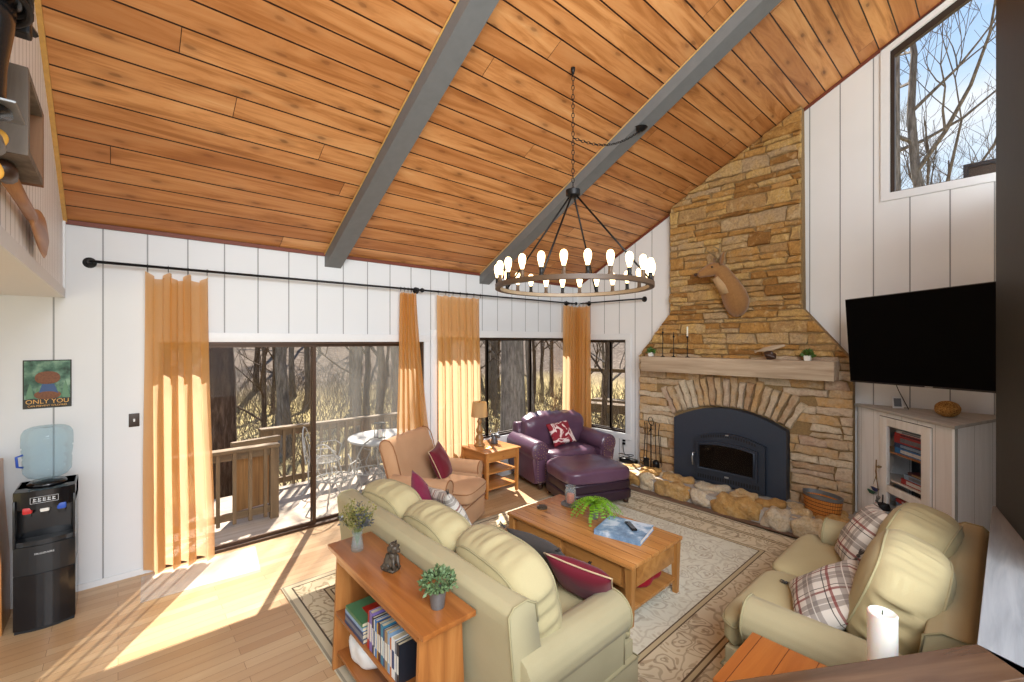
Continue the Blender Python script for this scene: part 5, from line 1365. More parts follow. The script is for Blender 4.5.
t = thing('candle_jar', 'glass jar candle with orange wax on a round tray on the coffee table', 'candle', (3.27, 2.80, TZ)); t.scale = (1.15, 1.15, 1.2)
bm = B(); lathe(bm, [(0, 0), (.075, 0), (.08, .01), (.074, .012), (.07, .006), (0, .006)], seg=28); obj('tray', bm, 'galv', t, angle=40)
bm = B(); lathe(bm, [(.0, .008), (.044, .008), (.046, .02), (.046, .12), (.040, .135), (.042, .15), (.040, .15), (.038, .135), (.043, .118), (.043, .02), (0, .014)], seg=24); obj('jar', bm, 'clear', t, True)
bm = B(); lathe(bm, [(0, .016), (.032, .016), (.032, .085), (0, .085)], seg=20); obj('candle', bm, 'orangewax', t, angle=40)
t = thing('coaster', 'round brown coaster near the far left corner of the coffee table', 'coaster', (3.0, 2.92, TZ))
bm = B(); lathe(bm, [(0, 0), (.048, 0), (.05, .004), (.05, .014), (.045, .018), (0, .018)], seg=26); obj('disc', bm, 'statue', t, angle=40)
# side table
t = thing('side_table', 'square honey wood lamp table with drawer and two shelves beside the purple chair', 'side table', (3.80, 4.70, .012))
h_ = .60; q = .28
bm = B(); box(bm, (-q-.02, -q-.03, h_-.022), (q+.02, q+.03, h_), .005); obj('tabletop', bm, 'honey_x', t, angle=30)
bm = B()
for s in (-1, 1): box(bm, (s*(q-.02)-.01, -q+.03, h_-.15), (s*(q-.02)+.01, q-.03, h_-.022)); 
box(bm, (-q+.03, q-.03, h_-.15), (q-.03, q-.01, h_-.022)); obj('apron', bm, 'honey', t)
bm = B(); box(bm, (-q+.035, -q+.005, h_-.14), (q-.035, -q+.03, h_-.03), .003); d = obj('drawer', bm, 'honey_x', t, angle=30)
bm = B(); lathe(bm, [(0, 0), (.006, 0), (.006, -.012), (.014, -.018), (.008, -.028), (0, -.028)], (0, -q+.005, h_-.085), 12, 'y'); obj('knob', bm, 'honey', d, True)
for sx in (-1, 1):
    for sy in (-1, 1): bm = B(); taper_leg(bm, sx*(q-.02), sy*(q-.02), h_-.022, .05, .032); obj('leg', bm, 'honey_z', t)
for z_ in (.30, .10): bm = B(); box(bm, (-q+.02, -q+.02, z_), (q-.02, q-.02, z_+.018), .003); obj('shelf', bm, 'honey_x', t, angle=30)
T2 = .6125
t = thing('table_lamp', 'turned wooden table lamp with beige drum shade on the side table', 'lamp', (3.70, 4.80, T2))
bm = B(); lathe(bm, [(0, 0), (.075, 0), (.075, .02), (.06, .035), (.045, .05), (.06, .09), (.05, .13), (.03, .16), (.045, .19), (.05, .22), (.03, .26), (.022, .30), (.035, .33), (.025, .36), (.016, .38), (.012, .42), (0, .42)], seg=24); obj('base', bm, 'lampwood', t, True)
bm = B(); lathe(bm, [(.115, .40), (.095, .60), (.093, .60), (.113, .40)], seg=36, cap=False); obj('lamp_shade', bm, 'shade', t, True)
bm = B(); tube(bm, [(0, 0, .42), (0, 0, .61)], .004, 6); lathe(bm, [(0, .60), (.008, .605), (.006, .625), (0, .63)], seg=10); tube(bm, [(-.094, 0, .598), (.094, 0, .598)], .002, 4); obj('harp', bm, 'gold', t, True)
t = thing('animal_bust_figurine', 'small grey horned animal head figurine on the side table', 'figurine', (3.93, 4.76, T2))
bm = B(); lathe(bm, [(0, 0), (.05, 0), (.055, .02), (.04, .07), (.045, .10), (.02, .13), (0, .13)], seg=16); rbox(bm, (.055, .12, .06), (0, -.06, .115), p=2.6, n=5); obj('head', bm, 'pewter', t, True)
for s in (-1, 1):
    bm = B(); tube(bm, [(s*.03, 0, .125), (s*.07, 0, .14), (s*.08, -.005, .175), (s*.06, -.01, .20)], [.012, .010, .008, .003], 8); obj('horn', bm, 'silver', t, True)
    bm = B(); tube(bm, [(s*.03, 0, .11), (s*.085, .0, .12)], [.012, .004], 6); obj('ear', bm, 'pewter', t, True)
bm = B(); lathe(bm, [(0, 0), (.05, 0), (.06, .012), (.055, .014), (.045, .006), (0, .006)], seg=24); tag(obj('small_dish', bm, 'gold', None, angle=40, loc=(3.70, 4.60, T2)), 'small round dish in front of the lamp on the side table', 'dish')
# console shelf
CZT = .76
t = thing('console_bookshelf', 'honey pine console bookshelf with a worn top behind the long sofa', 'console table', (1.135, 2.275, .0))
bm = B(); prism(bm, [(-.145, -.59), (.145, -.59), (.145, .59), (-.145, .59)], CZT-.028, CZT, bev=.006); obj('tabletop', bm, 'console', t, angle=30)
bm = B(); box(bm, (-.12, -.50, CZT-.085), (-.10, .50, CZT-.028)); box(bm, (.10, -.50, CZT-.085), (.12, .50, CZT-.028)); obj('apron', bm, 'console', t)
for s in (-1, 1):
    bm = B(); y0 = s*.50; prism(bm, [(-.145, .012), (-.115, CZT-.028), (.115, CZT-.028), (.145, .012), (.07, .012), (.05, .06), (-.05, .06), (-.07, .012)], y0-.012, y0+.012, axis=1, bev=.002); obj('end_panel', bm, 'console_z', t, angle=30)
bm = B(); box(bm, (-.13, -.487, .35), (.13, .487, .372), .003); obj('shelf', bm, 'console', t, angle=30)
bm = B(); box(bm, (-.12, -.487, .10), (.12, .487, .12), .003); obj('lower_shelf', bm, 'console', t, angle=30)
# vase with dried flowers
t = thing('flower_vase', 'clear glass vase of dried olive and grey flowers on the console', 'vase', (1.10, 2.66, CZT+.001))
bm = B(); lathe(bm, [(0, 0), (.036, 0), (.037, .02), (.032, .06), (.028, .09), (.034, .12), (.032, .12), (.026, .09), (.029, .06), (.033, .02), (0, .012)], seg=22); obj('glass', bm, 'clear', t, True)
rng = random.Random(21); bm = B(); bl = B(); bg_ = B()
for k in range(34):
    a = rng.uniform(0, 2*PI); sp_ = rng.uniform(.02, .13); L = rng.uniform(.20, .30); tip = Vector((math.cos(a)*sp_, math.sin(a)*sp_, L)); tube(bm, [(0, 0, .02), (tip.x*.2, tip.y*.2, .12), tip], .0012, 3, caps=False)
    tgt = bg_ if k % 3 == 0 else bl
    for i in range(22):
        p = Vector((tip.x*.5, tip.y*.5, .15)).lerp(tip, rng.random())+Vector((rng.uniform(-.018, .018), rng.uniform(-.018, .018), rng.uniform(-.01, .015))); u = Vector((rng.uniform(-1, 1), rng.uniform(-1, 1), rng.uniform(-.3, 1))).normalized(); v = u.orthogonal().normalized(); l = rng.uniform(.012, .024)
        tgt.faces.new([tgt.verts.new(q_) for q_ in (p, p+u*l*.5+v*l*.3, p+u*l, p+u*l*.5-v*l*.3)])
obj('stems', bm, 'stem', t); obj('olive_flowers', bl, 'leaf_ol', t); obj('dusty_foliage', bg_, 'pewter', t)
# seated lion figurine
t = thing('seated_animal_figurine', 'small bronze seated animal figurine in the middle of the console', 'figurine', (1.145, 2.30, CZT+.001), R_(200))
bm = B(); rbox(bm, (.065, .09, .016), (0, 0, .008), p=8, n=3)
rbox(bm, (.055, .07, .08), (0, -.008, .055), p=2.5, n=6, amp=.01, fr=30); rbox(bm, (.045, .04, .07), (0, .016, .08), p=2.5, n=6)
rbox(bm, (.062, .058, .058), (0, .016, .128), p=2.4, n=7, amp=.012, fr=45); rbox(bm, (.026, .03, .022), (0, .05, .120), p=2.5, n=3)
for s in (-1, 1):
    tube(bm, [(s*.016, .03, .085), (s*.018, .036, .04), (s*.018, .044, .018)], [.011, .009, .011], 8); rbox(bm, (.022, .05, .035), (s*.028, -.01, .032), p=2.5, n=4); rbox(bm, (.012, .01, .014), (s*.022, .018, .158), p=2.3, n=2)
tube(bm, [(0, -.04, .03), (.03, -.045, .02), (.04, -.02, .02)], .006, 6)
obj('body', bm, 'statue', t, True)
t = thing('potted_shrub', 'leafy grey green plant in a zinc pot at the near end of the console', 'plant', (1.155, 1.83, CZT+.001))
pot_tin(t, .042, .085)
rng = random.Random(8); bm = B(); bush(bm, (0, 0, .115), .085, 620, .022, rng, .75)
for k in range(30):
    a = rng.uniform(0, 6.28); tube(bm, [(0, 0, .07), (.08*math.cos(a), .08*math.sin(a), .07+rng.uniform(.03, .10))], .0012, 3, caps=False)
obj('foliage', bm, 'leaf_sage', t)
# books on console shelf
def book(loc, w_, d_, h_, mat, label, rotz=0, tilt=0, flat=False, group='books standing on the console shelf'):
    """spine toward -x; w_=thickness (y), d_=depth (x), h_=height"""
    t = thing('book', label, 'book', loc, rotz, group)
    t.rotation_euler = (tilt, 0, rotz)
    bm = B()
    if not flat:
        box(bm, (0, -w_/2, 0), (d_, -w_/2+.002, h_)); box(bm, (0, w_/2-.002, 0), (d_, w_/2, h_)); box(bm, (-.002, -w_/2, 0), (.001, w_/2, h_))
    else:
        box(bm, (0, -h_/2, 0), (d_, h_/2, .002)); box(bm, (0, -h_/2, w_-.002), (d_, h_/2, w_)); box(bm, (-.002, -h_/2, 0), (.001, h_/2, w_))
    obj('cover', bm, mat, t)
    bm = B()
    if not flat: box(bm, (.001, -w_/2+.002, .003), (d_-.003, w_/2-.002, h_-.003))
    else: box(bm, (.001, -h_/2+.003, .002), (d_-.003, h_/2-.003, w_-.002))
    obj('pages', bm, 'paper', t)
    if not flat:
        bm = B(); box(bm, (-.0035, -w_*.3, h_*.25), (-.0018, w_*.3, h_*.7)); obj('spine_title', bm, 'bk_cream' if mat not in ('bk_white', 'bk_cream') else 'bk_navy', t)
    return t
SZ = .3725
y = 2.33
specs = [('bk_red', .022, .20, 'thin bright red book leaning at the left of the standing books'), ('bk_purple', .034, .205, 'thick lilac book beside the thin red one'), ('bk_black', .020, .19, 'black paperback just right of the lilac book'), ('bk_cream', .012, .185, 'thin cream booklet between the black and blue books'), ('bk_blue', .022, .19, 'bright blue book with yellow mark near the lilac book'), ('bk_yellow', .014, .185, 'narrow yellow book right of the bright blue one'), ('bk_maroon', .03, .195, 'maroon paperback in the middle of the row'), ('bk_teal', .03, .2, 'wide sky blue book right of the maroon one'), ('bk_navy', .014, .19, 'narrow navy book after the wide sky blue one'), ('bk_tan', .032, .19, 'thick tan paperback with dark title'), ('bk_lblue', .024, .2, 'pale blue book right of the thick tan one'), ('bk_orange', .016, .18, 'thin orange paperback between pale blue and white books'), ('bk_white', .036, .195, 'thick white book close to the near end panel'), ('bk_grey', .018, .19, 'grey book right of the thick white one'), ('bk_black', .022, .19, 'last black book touching the near end panel')]
for i, (m, wt, hh, lb) in enumerate(specs):
    y -= wt/2; book((1.02, y, SZ), wt, .14, hh*1.02, m, lb, tilt=R_(4) if i == 0 else 0, flat=False); y -= wt/2+.001
    if i == 0: y -= .008
zz = SZ
for i, (m, th, s_, lb) in enumerate((('bk_navy', .022, .26, 'dark blue album at the bottom of the flat pile on the console shelf'), ('bk_grey', .024, .25, 'grey hardback second from the bottom of the flat pile'), ('bk_navy', .018, .25, 'navy hardback third from the bottom of the flat pile'), ('bk_lblue', .020, .245, 'pale blue book just below the top of the flat pile'), ('bk_green', .022, .235, 'green and cream picture book on top of the flat pile'))):
    book((1.01, 2.49, zz), th, .20, s_, m, lb, flat=True, group='books lying flat on the console shelf'); zz += th
bm = B(); box(bm, (-.04, -.05, 0), (.06, .06, .0025)); plabel(obj('picture', bm, 'bk_red', bpy.data.objects[[o.name for o in bpy.data.objects if o.get('label', '').startswith('green and cream')][0]]), 'red shape printed on the cover').location = (.10, -.03, .0215)
book((1.20, 2.40, SZ), .02, .05, .24, 'bk_cream', 'white ringed notebook standing behind the flat pile', group='books standing on the console shelf')
bm = B(); rbox(bm, (.20, .26, .18), p=3, n=10, amp=.02, fr=10); tag(obj('white_cushion', bm, 'potwhite', None, True, loc=(1.135, 2.55, .205)), 'round white bundle on the lowest shelf of the console', 'bundle')
# rug
bm = B(); box(bm, (-2.12, -1.5, 0), (2.12, 1.5, .012), .003); o = tag(obj('persian_rug', bm, 'rug', None, loc=(3.12, 2.48, 0)), 'large cream and brown persian patterned rug under the seating', 'rug')
# clear sheet by the curtain
bm = B(); prism(bm, [(.13, 4.50), (.95, 4.44), (1.02, 4.98), (.15, 4.98)], .002, .006); tag(obj('plastic_sheet', bm, 'plasticsheet'), 'clear plastic sheet on the floor below the left curtain', 'sheet')
# end table bottom right with candle
t = thing('end_table', 'orange brown plank topped end table in the bottom foreground', 'end table', (2.16, .56, 0))
bm = B(); box(bm, (-.23, -.29, .555), (.23, .285, .58), .004); obj('tabletop', bm, 'end_top', t, angle=30)
bm = B(); 
for s in (-1, 1): box(bm, (s*.19-.01, -.19, .46), (s*.19+.01, .19, .555)); box(bm, (-.19, s*.19-.01, .46), (.19, s*.19+.01, .555))
obj('apron', bm, 'honey_x', t)
for sx in (-1, 1):
    for sy in (-1, 1): bm = B(); taper_leg(bm, sx*.18, sy*.18, .555, .05, .035); obj('leg', bm, 'honey_z', t)
t = thing('pillar_candle', 'tall cream pillar candle on the orange end table', 'candle', (2.335, .33, .58))
bm = B(); lathe(bm, [(0, 0), (.050, 0), (.050, .355), (.045, .36), (.03, .35), (0, .348)], seg=32); obj('wax', bm, 'wax', t, angle=40)
bm = B(); tube(bm, [(0, 0, .345), (.002, 0, .365)], .002, 5); obj('wick', bm, 'iron', t)
#==CABINET & TV==
A = Vector((6.06, 1.07)); Bp = Vector((5.08, .26)); dv = (A-Bp).normalized(); LC = (A-Bp).length
# local frame: origin at B on floor, +x toward A along the front, +y into the cabinet
ca = math.atan2(dv.y, dv.x)
t = thing('corner_cabinet', 'distressed white wooden cabinet with glass door below the television', 'cabinet', (Bp.x, Bp.y, 0), ca)
ny_ = Vector((-dv.y, dv.x))   # local +y
def cl(p): v = Vector(p)-Bp; return (v.dot(dv), v.dot(ny_))
Cc = cl((6.08, -.02)); # behind; local y negative => flip
sgn = -1 if Cc[1] < 0 else 1
HT = 1.335
front_in = .02*sgn
# front boards around the door opening  (door between s=.235 and .905, z .10-1.30)
bm = B(); box(bm, (0, min(0, front_in), .0), (.235, max(0, front_in), HT)); box(bm, (.905, min(0, front_in), .0), (LC-.01, max(0, front_in), HT)); box(bm, (.235, min(0, front_in), 1.295), (.905, max(0, front_in), HT)); box(bm, (.235, min(0, front_in), 0), (.905, max(0, front_in), .10)); obj('front_boards', bm, 'whitewash', t)
bm = B(); a_ = cl((6.075, 1.06)); c_ = cl((6.075, -.03))
def wallbox(bm, p, q, th, z0, z1):
    p, q = Vector(p), Vector(q); d = (q-p).normalized(); n_ = Vector((-d.y, d.x))*th; prism(bm, [tuple(p), tuple(q), tuple(q+n_), tuple(p+n_)], z0, z1)
wallbox(bm, (0, 0), c_, .02, 0, HT); obj('side_panel', bm, 'whitewash', t)
bm = B(); wallbox(bm, c_, (a_[0], a_[1]+.01*sgn), .015, 0, HT); obj('back_panel', bm, 'whitewash', t)
bm = B(); o1 = (LC+.01, -.02*sgn); prism(bm, [(-.035, -.03*sgn), (LC, -.03*sgn), (a_[0], a_[1]), c_, (c_[0]-.02, c_[1]-.0)], HT, HT+.028, bev=.003); obj('cabinet_top', bm, 'greywash', t)
for z_ in (.10, .38, .66, .94):
    bm = B(); k = .9; prism(bm, [(.06, .03*sgn), (LC-.1, .03*sgn), (c_[0]*.93, c_[1]*.9)], z_, z_+.016); o = obj('shelf', bm, 'honey_x' if z_ > .9 else 'whitewash_p', t)
bm = B(); prism(bm, [(.05, .04*sgn), (LC-.1, .04*sgn), (c_[0]*.93, c_[1]*.9)], .0, .02); obj('bottom_board', bm, 'slot', t)
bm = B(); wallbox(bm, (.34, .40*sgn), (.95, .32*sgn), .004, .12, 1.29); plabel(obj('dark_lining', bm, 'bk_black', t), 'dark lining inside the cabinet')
# door
y0_, y1_ = sorted((-.012*sgn, .018*sgn))
bm = B(); 
for a, b, p, q in ((.24, .345, .105, 1.29), (.79, .90, .105, 1.29), (.345, .79, 1.21, 1.29), (.345, .79, .105, .20), (.345, .79, .555, .625)): box(bm, (a, y0_, p), (b, y1_, q), .002)
dr = obj('door', bm, 'whitewash_p', t, angle=30)
for p, q in ((.625, 1.21), (.20, .555)):
    bm = B(); box(bm, (.345, -.002, p), (.79, .002, q)); obj('glass_pane', bm, 'cabglass', dr)
bm = B()
for p in ((.232, .235),): box(bm, (p[0], y0_-.0005 if False else min(0, -.001*sgn), .10), (p[1], max(0, -.001*sgn)+.0005, 1.295))
box(bm, (.905-.004, -.002, .10), (.905, .002, 1.295)); box(bm, (.232, -.002, 1.291), (.905, .002, 1.296)); obj('door_gap', bm, 'slot', t)
bm = B(); lathe(bm, [(0, 0), (.008, 0), (.008, .015), (.016, .022), (.01, .034), (0, .034)], (.865, 0, .78), 12, 'y')
for v in bm.verts: v.co.y *= -sgn; v.co.y -= .012*sgn
obj('knob', bm, 'antler', dr, True)
# games inside: placed in world from local frame
def cw(s, d, z): p = Bp+dv*s+ny_*d*sgn; return (p.x, p.y, z)
def game(s, d, z, L, dep, h, mat, mat2, label):
    t = thing('board_game', label, 'board game', cw(s, d, z), ca, 'boxed games in the white cabinet')
    bm = B(); box(bm, (-L/2, -dep/2, 0), (L/2, dep/2, h), .002); obj('box', bm, mat, t)
    bm = B(); f0 = -sgn*dep/2; a, b = sorted((f0, f0-sgn*.0015)); box(bm, (-L*.34, a, h*.22), (L*.30, b, h*.78)); obj('printed_front', bm, mat2, t)
    return t
z = .957
for i, (m, m2, h, L, lb) in enumerate((('bk_blue', 'bk_white', .055, .36, 'blue game box lying on the upper cabinet shelf'), ('bk_navy', 'bk_lblue', .045, .37, 'navy and pale blue game box above the blue one'), ('bk_red', 'bk_grey', .07, .38, 'red patterned game box second from the top in the cabinet'), ('bk_red', 'bk_maroon', .028, .36, 'slim red game box near the cabinet top'), ('bk_white', 'bk_grey', .025, .30, 'thin white game box on the very top of the pile'))):
    game(.56, .13, z, L+.05, .17, h-.001, m, m2, lb); z += h
z = .677
for i, (m, m2, h, L, lb) in enumerate((('bk_red', 'bk_white', .055, .30, 'red game box on the middle cabinet shelf'), ('bk_lblue', 'bk_grey', .05, .26, 'pale blue and white game box on the red one'), ('bk_maroon', 'bk_tan', .03, .2, 'small dark red box topping the middle shelf pile'))):
    game(.50-.02*i, .13, z, L+.06, .17, h-.001, m, m2, lb); z += h
z = .397
for i, (m, m2, h, L, lb) in enumerate((('bk_white', 'bk_red', .05, .34, 'white game box with red print on the lower cabinet shelf'), ('bk_lblue', 'bk_white', .03, .34, 'pale striped game box in the lower cabinet pile'), ('bk_red', 'bk_white', .035, .36, 'red and white game box topping the lower shelf pile'))):
    game(.54, .13, z, L+.06, .17, h-.001, m, m2, lb); z += h
# nautical hanging
P0 = cw(.90, -.035, .84)
t = thing('sailboat_hanging', 'rope hung string of small blue green and red sailboats on the cabinet door', 'ornament', P0, ca)
bm = B(); tube(bm, [(0, 0, 0), (.004, 0, -.10), (-.004, 0, -.20)], .006, 6); tube(bm, [(0, 0, -.02), (.012, 0, -.12), (-.03, 0, -.30)], .004, 5); tube(bm, [(0, 0, -.15), (.05, 0, -.27)], .003, 5); tube(bm, [(0, 0, -.15), (-.05, 0, -.45)], .003, 5); obj('rope', bm, 'rope', t, True)
for (dx, dz, m) in ((.02, -.29, 'navy'), (.075, -.335, 'dgreen'), (-.045, -.435, 'red')):
    bm = B(); prism(bm, [(-.05, .0), (.055, .0), (.02, -.032), (-.02, -.032)], -.012, .012, axis=1, bev=.003); b_ = obj('hull', bm, m, t, loc=(dx, 0, dz))
    bm = B(); prism(bm, [(-.03, .004), (.035, .004), (0, .075)], -.003, .003, axis=1); obj('sail', bm, 'potwhite', b_)
P1 = cw(.79, -.045, .52)
bm = B(); lathe(bm, [(0, -.14), (.06, -.14), (.062, -.12), (.05, -.085), (0, -.08)], seg=20); tube(bm, [(0, 0, -.09), (.01, 0, .0)], .006, 6); tag(obj('hanging_ladle', bm, 'iron', None, angle=40, loc=P1), 'small black hanging pan beside the sailboat ornament', 'pan')
# top of cabinet
t = thing('picture_frame', 'small white picture frame standing on the cabinet', 'picture frame', (5.93, .715, HT+.028), R_(-60))
Rf = Matrix.Rotation(R_(-12), 4, 'X')
bm = B(); 
for a, b, p, q in ((-.045, -.032, 0, .12), (.032, .045, 0, .12), (-.032, .032, 0, .018), (-.032, .032, .102, .12)): box(bm, (a, -.006, p), (b, .006, q), 0, Rf)
obj('frame', bm, 'white', t)
bm = B(); box(bm, (-.032, -.002, .018), (.032, .002, .102), 0, Rf); obj('photo', bm, 'bk_grey', t)
bm = B(); rbox(bm, (.175, .175, .145), p=2.1, n=10, amp=.004, fr=30); tag(obj('woven_ball', bm, 'ball', None, True, loc=(5.60, .335, HT+.028+.072)), 'round woven wicker ball on top of the white cabinet', 'ball')
# TV
a2 = math.atan2(.84, .545)
PL = Vector((5.51, 1.03, 1.64))
t = thing('television', 'large black flat screen television on an angled wall mount', 'television', (PL.x, PL.y, PL.z))
tv_x = Vector((-.545, -.84, 0)).normalized(); tv_n = Vector((-.84, .545, 0)).normalized()
rot = Matrix((tv_x, -tv_n, Vector((0, 0, 1)))).transposed()
tilt = Matrix.Rotation(R_(3.2), 3, 'X'); roll = Matrix.Rotation(R_(-1.0), 3, 'Y')
t.rotation_euler = (rot @ tilt @ roll).to_euler()
bm = B(); box(bm, (0, 0, 0), (1.45, .03, .83), .004); box(bm, (.35, .03, .15), (1.1, .06, .6), .01); obj('casing', bm, 'tvframe', t, angle=30)
bm = B(); box(bm, (.008, -.002, .016), (1.442, .0005, .822)); obj('screen', bm, 'tvblack', t)
bm = B(); box(bm, (.70, -.003, .004), (.76, -.0005, .011)); obj('badge', bm, 'silver', t)
bm = B(); inv = (rot @ tilt @ roll).to_4x4().inverted()
wp = inv @ (Vector((FX, .55, 2.05))-PL); tube(bm, [(.72, .055, .38), tuple((Vector((.72, .055, .38))+wp)/2+Vector((.1, .05, 0))), tuple(wp)], .022, 8); obj('wall_arm', bm, 'iron', t, True)
bm = B(); tube(bm, [(5.55, .72, 1.75), (5.85, .70, 1.55), (5.9, .63, HT+.03)], .004, 5); tag(obj('tv_cable', bm, 'iron', None, True), 'thin black cable hanging from the television to the cabinet top', 'cable')
#==LEFT WALL==
# water cooler
wc = thing('water_cooler', 'black water cooler with hot, room and cold taps at far left', 'water cooler', (-.39, 4.575, 0), 0)
W2 = .155; Dp = .34
bm = B()
def cprof(z0, z1, inset=0):
    pts = [(-W2+inset, Dp), (-W2+inset, 0.015)]
    for k in range(1, 8): a = k/8; pts.append((-W2+inset+(2*W2-2*inset)*a, .015-.035*math.sin(PI*a)+inset))
    pts += [(W2-inset, .015), (W2-inset, Dp)]
    return pts
prism(bm, cprof(0, 0), .02, .40, bev=.004); obj('lower_body', bm, 'black', wc, angle=40)
bm = B(); prism(bm, cprof(0, 0), .407, .60, bev=.004); obj('door_panel', bm, 'blacksatin', wc, angle=40)
bm = B(); prism(bm, cprof(0, 0, .006), .0, .60); obj('plinth', bm, 'slot', wc)
bm = B(); box(bm, (-W2, .10, .60), (W2, Dp, .99), .01); box(bm, (-W2, .0, .60), (-W2+.012, .12, .93), .004); box(bm, (W2-.012, .0, .60), (W2, .12, .93), .004); prism(bm, cprof(0, 0), .86, .99, bev=.006); obj('upper_body', bm, 'black', wc, angle=40)
bm = B(); prism(bm, cprof(0, 0, .012), .60, .635, bev=.004); obj('drip_tray', bm, 'blacksatin', wc, angle=40)
for dx, m, nm in ((-.085, 'red', 'hot_tap'), (0, 'potwhite', 'room_tap'), (.085, 'blue', 'cold_tap')):
    bm = B(); box(bm, (dx-.020, .02, .80), (dx+.020, .10, .835), .006); tp_ = obj(nm, bm, 'black', wc, angle=40)
    bm = B(); box(bm, (dx-.024, -.012, .832), (dx+.024, .06, .878), .010); obj('lever', bm, m, tp_, angle=40)
bm = B()
for k in range(5):
    x0 = -.056+k*.0235
    box(bm, (x0, -.024, .914), (x0+.017, -.0215, .920)); box(bm, (x0+.002, -.024, .923), (x0+.008, -.0215, .938)); box(bm, (x0+.010, -.024, .928), (x0+.016, -.0215, .935))
obj('panel_symbols', bm, 'ltgrey', wc)
bm = B()
for a, b, p, q in ((-.07, .07, .945, .947), (-.07, .07, .903, .905), (-.07, -.068, .903, .947), (.068, .07, .903, .947)): box(bm, (a, -.024, p), (b, -.021, q))
obj('panel_border', bm, 'ltgrey', wc)
text('brand_text', 'FRIGIDAIRE', .017, (0, -.023, .545), (R_(90), 0, 0), 'ltgrey', wc, sx=1.15)
bm = B(); lathe(bm, [(.10, .99), (.11, 1.0), (.09, 1.02), (0, 1.02)], (0, .17, 0), 24); obj('bottle_collar', bm, 'black', wc, True)
bt = thing('water_bottle', 'large clear blue water bottle upside down on the black cooler', 'bottle', (-.39, 4.745, 1.02))
bm = B(); lathe(bm, [(.03, .0), (.05, .01), (.105, .035), (.128, .07), (.130, .10), (.125, .108), (.130, .116), (.130, .16), (.124, .17), (.130, .18), (.135, .235), (.126, .245), (.137, .255), (.137, .32), (.135, .35), (.12, .38), (.09, .395), (.06, .398), (.02, .386), (0, .385)], seg=36); obj('shell', bm, 'bottle', bt, True)
bm = B(); tube(bm, [(-.118, -.05, .12), (-.145, -.06, .13), (-.15, -.06, .2), (-.118, -.05, .21)], .008, 6); obj('handle', bm, 'blue', bt, True)
# poster (generic)
ps = thing('metal_sign', 'small square wall sign reading ONLY YOU above the water cooler', 'sign', (-.415, WY, 1.71))
bm = B(); box(bm, (-.134, -.008, -.19), (.134, 0, .19), .003); obj('plate', bm, 'poster_dark', ps)
bm = B(); box(bm, (-.126, -.0095, -.115), (.126, -.008, .182)); obj('painted_scene', bm, 'poster', ps)
bm = B()
for x_, w_, h_ in ((-.095, .05, .12), (-.055, .04, .09), (.06, .045, .11), (.10, .05, .14), (.0, .06, .13)):
    prism(bm, [(x_-w_/2, -.11), (x_+w_/2, -.11), (x_+w_*.25, -.11+h_*.5), (x_+w_*.3, -.11+h_*.5), (x_, -.11+h_), (x_-w_*.3, -.11+h_*.5)], -.011, -.0095, axis=1)
obj('painted_trees', bm, 'bk_green', ps)
bm = B(); rbox(bm, (.15, .003, .07), (0, -.0115, -.085), p=2.2, n=4); obj('painted_rocks', bm, 'poster_tan', ps)
bm = B(); rbox(bm, (.14, .003, .10), (.0, -.0112, .05), p=2.4, n=4); obj('painted_hill', bm, 'poster_tan', ps)
bm = B(); prism(bm, [(-.05, -.075), (.06, -.075), (.035, .0), (-.03, .0)], -.0125, -.0105, axis=1); obj('painted_lake', bm, 'poster_blue', ps)
text('sign_text', 'ONLY YOU', .047, (0, -.0105, -.138), (R_(90), 0, 0), 'poster_ink', ps, sx=1.0)
text('sign_text', 'CAN PREVENT WILDFIRES', .0185, (0, -.0105, -.170), (R_(90), 0, 0), 'poster_ink', ps)
def switch(loc, rz, label, cat='light switch', name='switch_plate', m='bronze'):
    t = thing(name, label, cat, loc, rz); bm = B(); box(bm, (-.036, -.006, -.058), (.036, 0, .058), .003); obj('plate', bm, m, t, angle=40)
    bm = B(); box(bm, (-.006, -.014, -.012), (.006, -.005, .012), .002); obj('toggle', bm, 'white', t)
switch((.105, WY, 1.36), 0, 'dark switch plate left of the first curtain')
switch((3.03, WY, 1.50), 0, 'dark switch plate between the two middle curtains')
# outlet by fireplace with cables
t = thing('wall_outlet', 'wall outlet with black plugs below the narrow window', 'outlet', (FX, 4.08, .42), R_(90))
bm = B(); box(bm, (-.036, -.0, -.058), (.036, .006, .058), .003); obj('plate', bm, 'white', t); bm = B(); box(bm, (-.02, .006, -.04), (.02, .04, -.005), .004); box(bm, (-.02, .006, .01), (.02, .035, .04), .004); obj('plug', bm, 'iron', t)
bm = B(); P = [(6.05, 4.08, .40), (6.02, 4.05, .3), (5.98, 4.0, .25)]
for k in range(22): a = k*.62; P.append((5.90+.10*math.cos(a), 3.92+.12*math.sin(a), .24+.04*math.sin(a*.7)))
tube(bm, P, .006, 6); tag(obj('coiled_cable', bm, 'iron', None, True), 'tangled black power cord on the left end of the hearth', 'cord')
bm = B(); rbox(bm, (.12, .3, .07), (0, 0, 0), p=5, n=5); tag(obj('power_strip', bm, 'iron', None, True, loc=(5.90, 3.88, HZ+.03)), 'black power adapter lying under the coiled cord', 'adapter')
# wooden furniture edge at far left
t = thing('wooden_cabinet', 'brown wooden cabinet edge cut off by the left frame edge', 'cabinet', (-.68, 4.66, 0))
bm = B(); prism(bm, [(-.30, 0), (.08, 0), (.075, .5), (.05, .95), (.045, 1.18), (-.30, 1.18)], -.02, .30, axis=1, bev=.004); obj('body', bm, 'honey_z', t, angle=30)
bm = B(); box(bm, (-.28, -.035, .08), (.03, -.02, 1.1), .004); obj('door', bm, 'honey_z', t, angle=30)
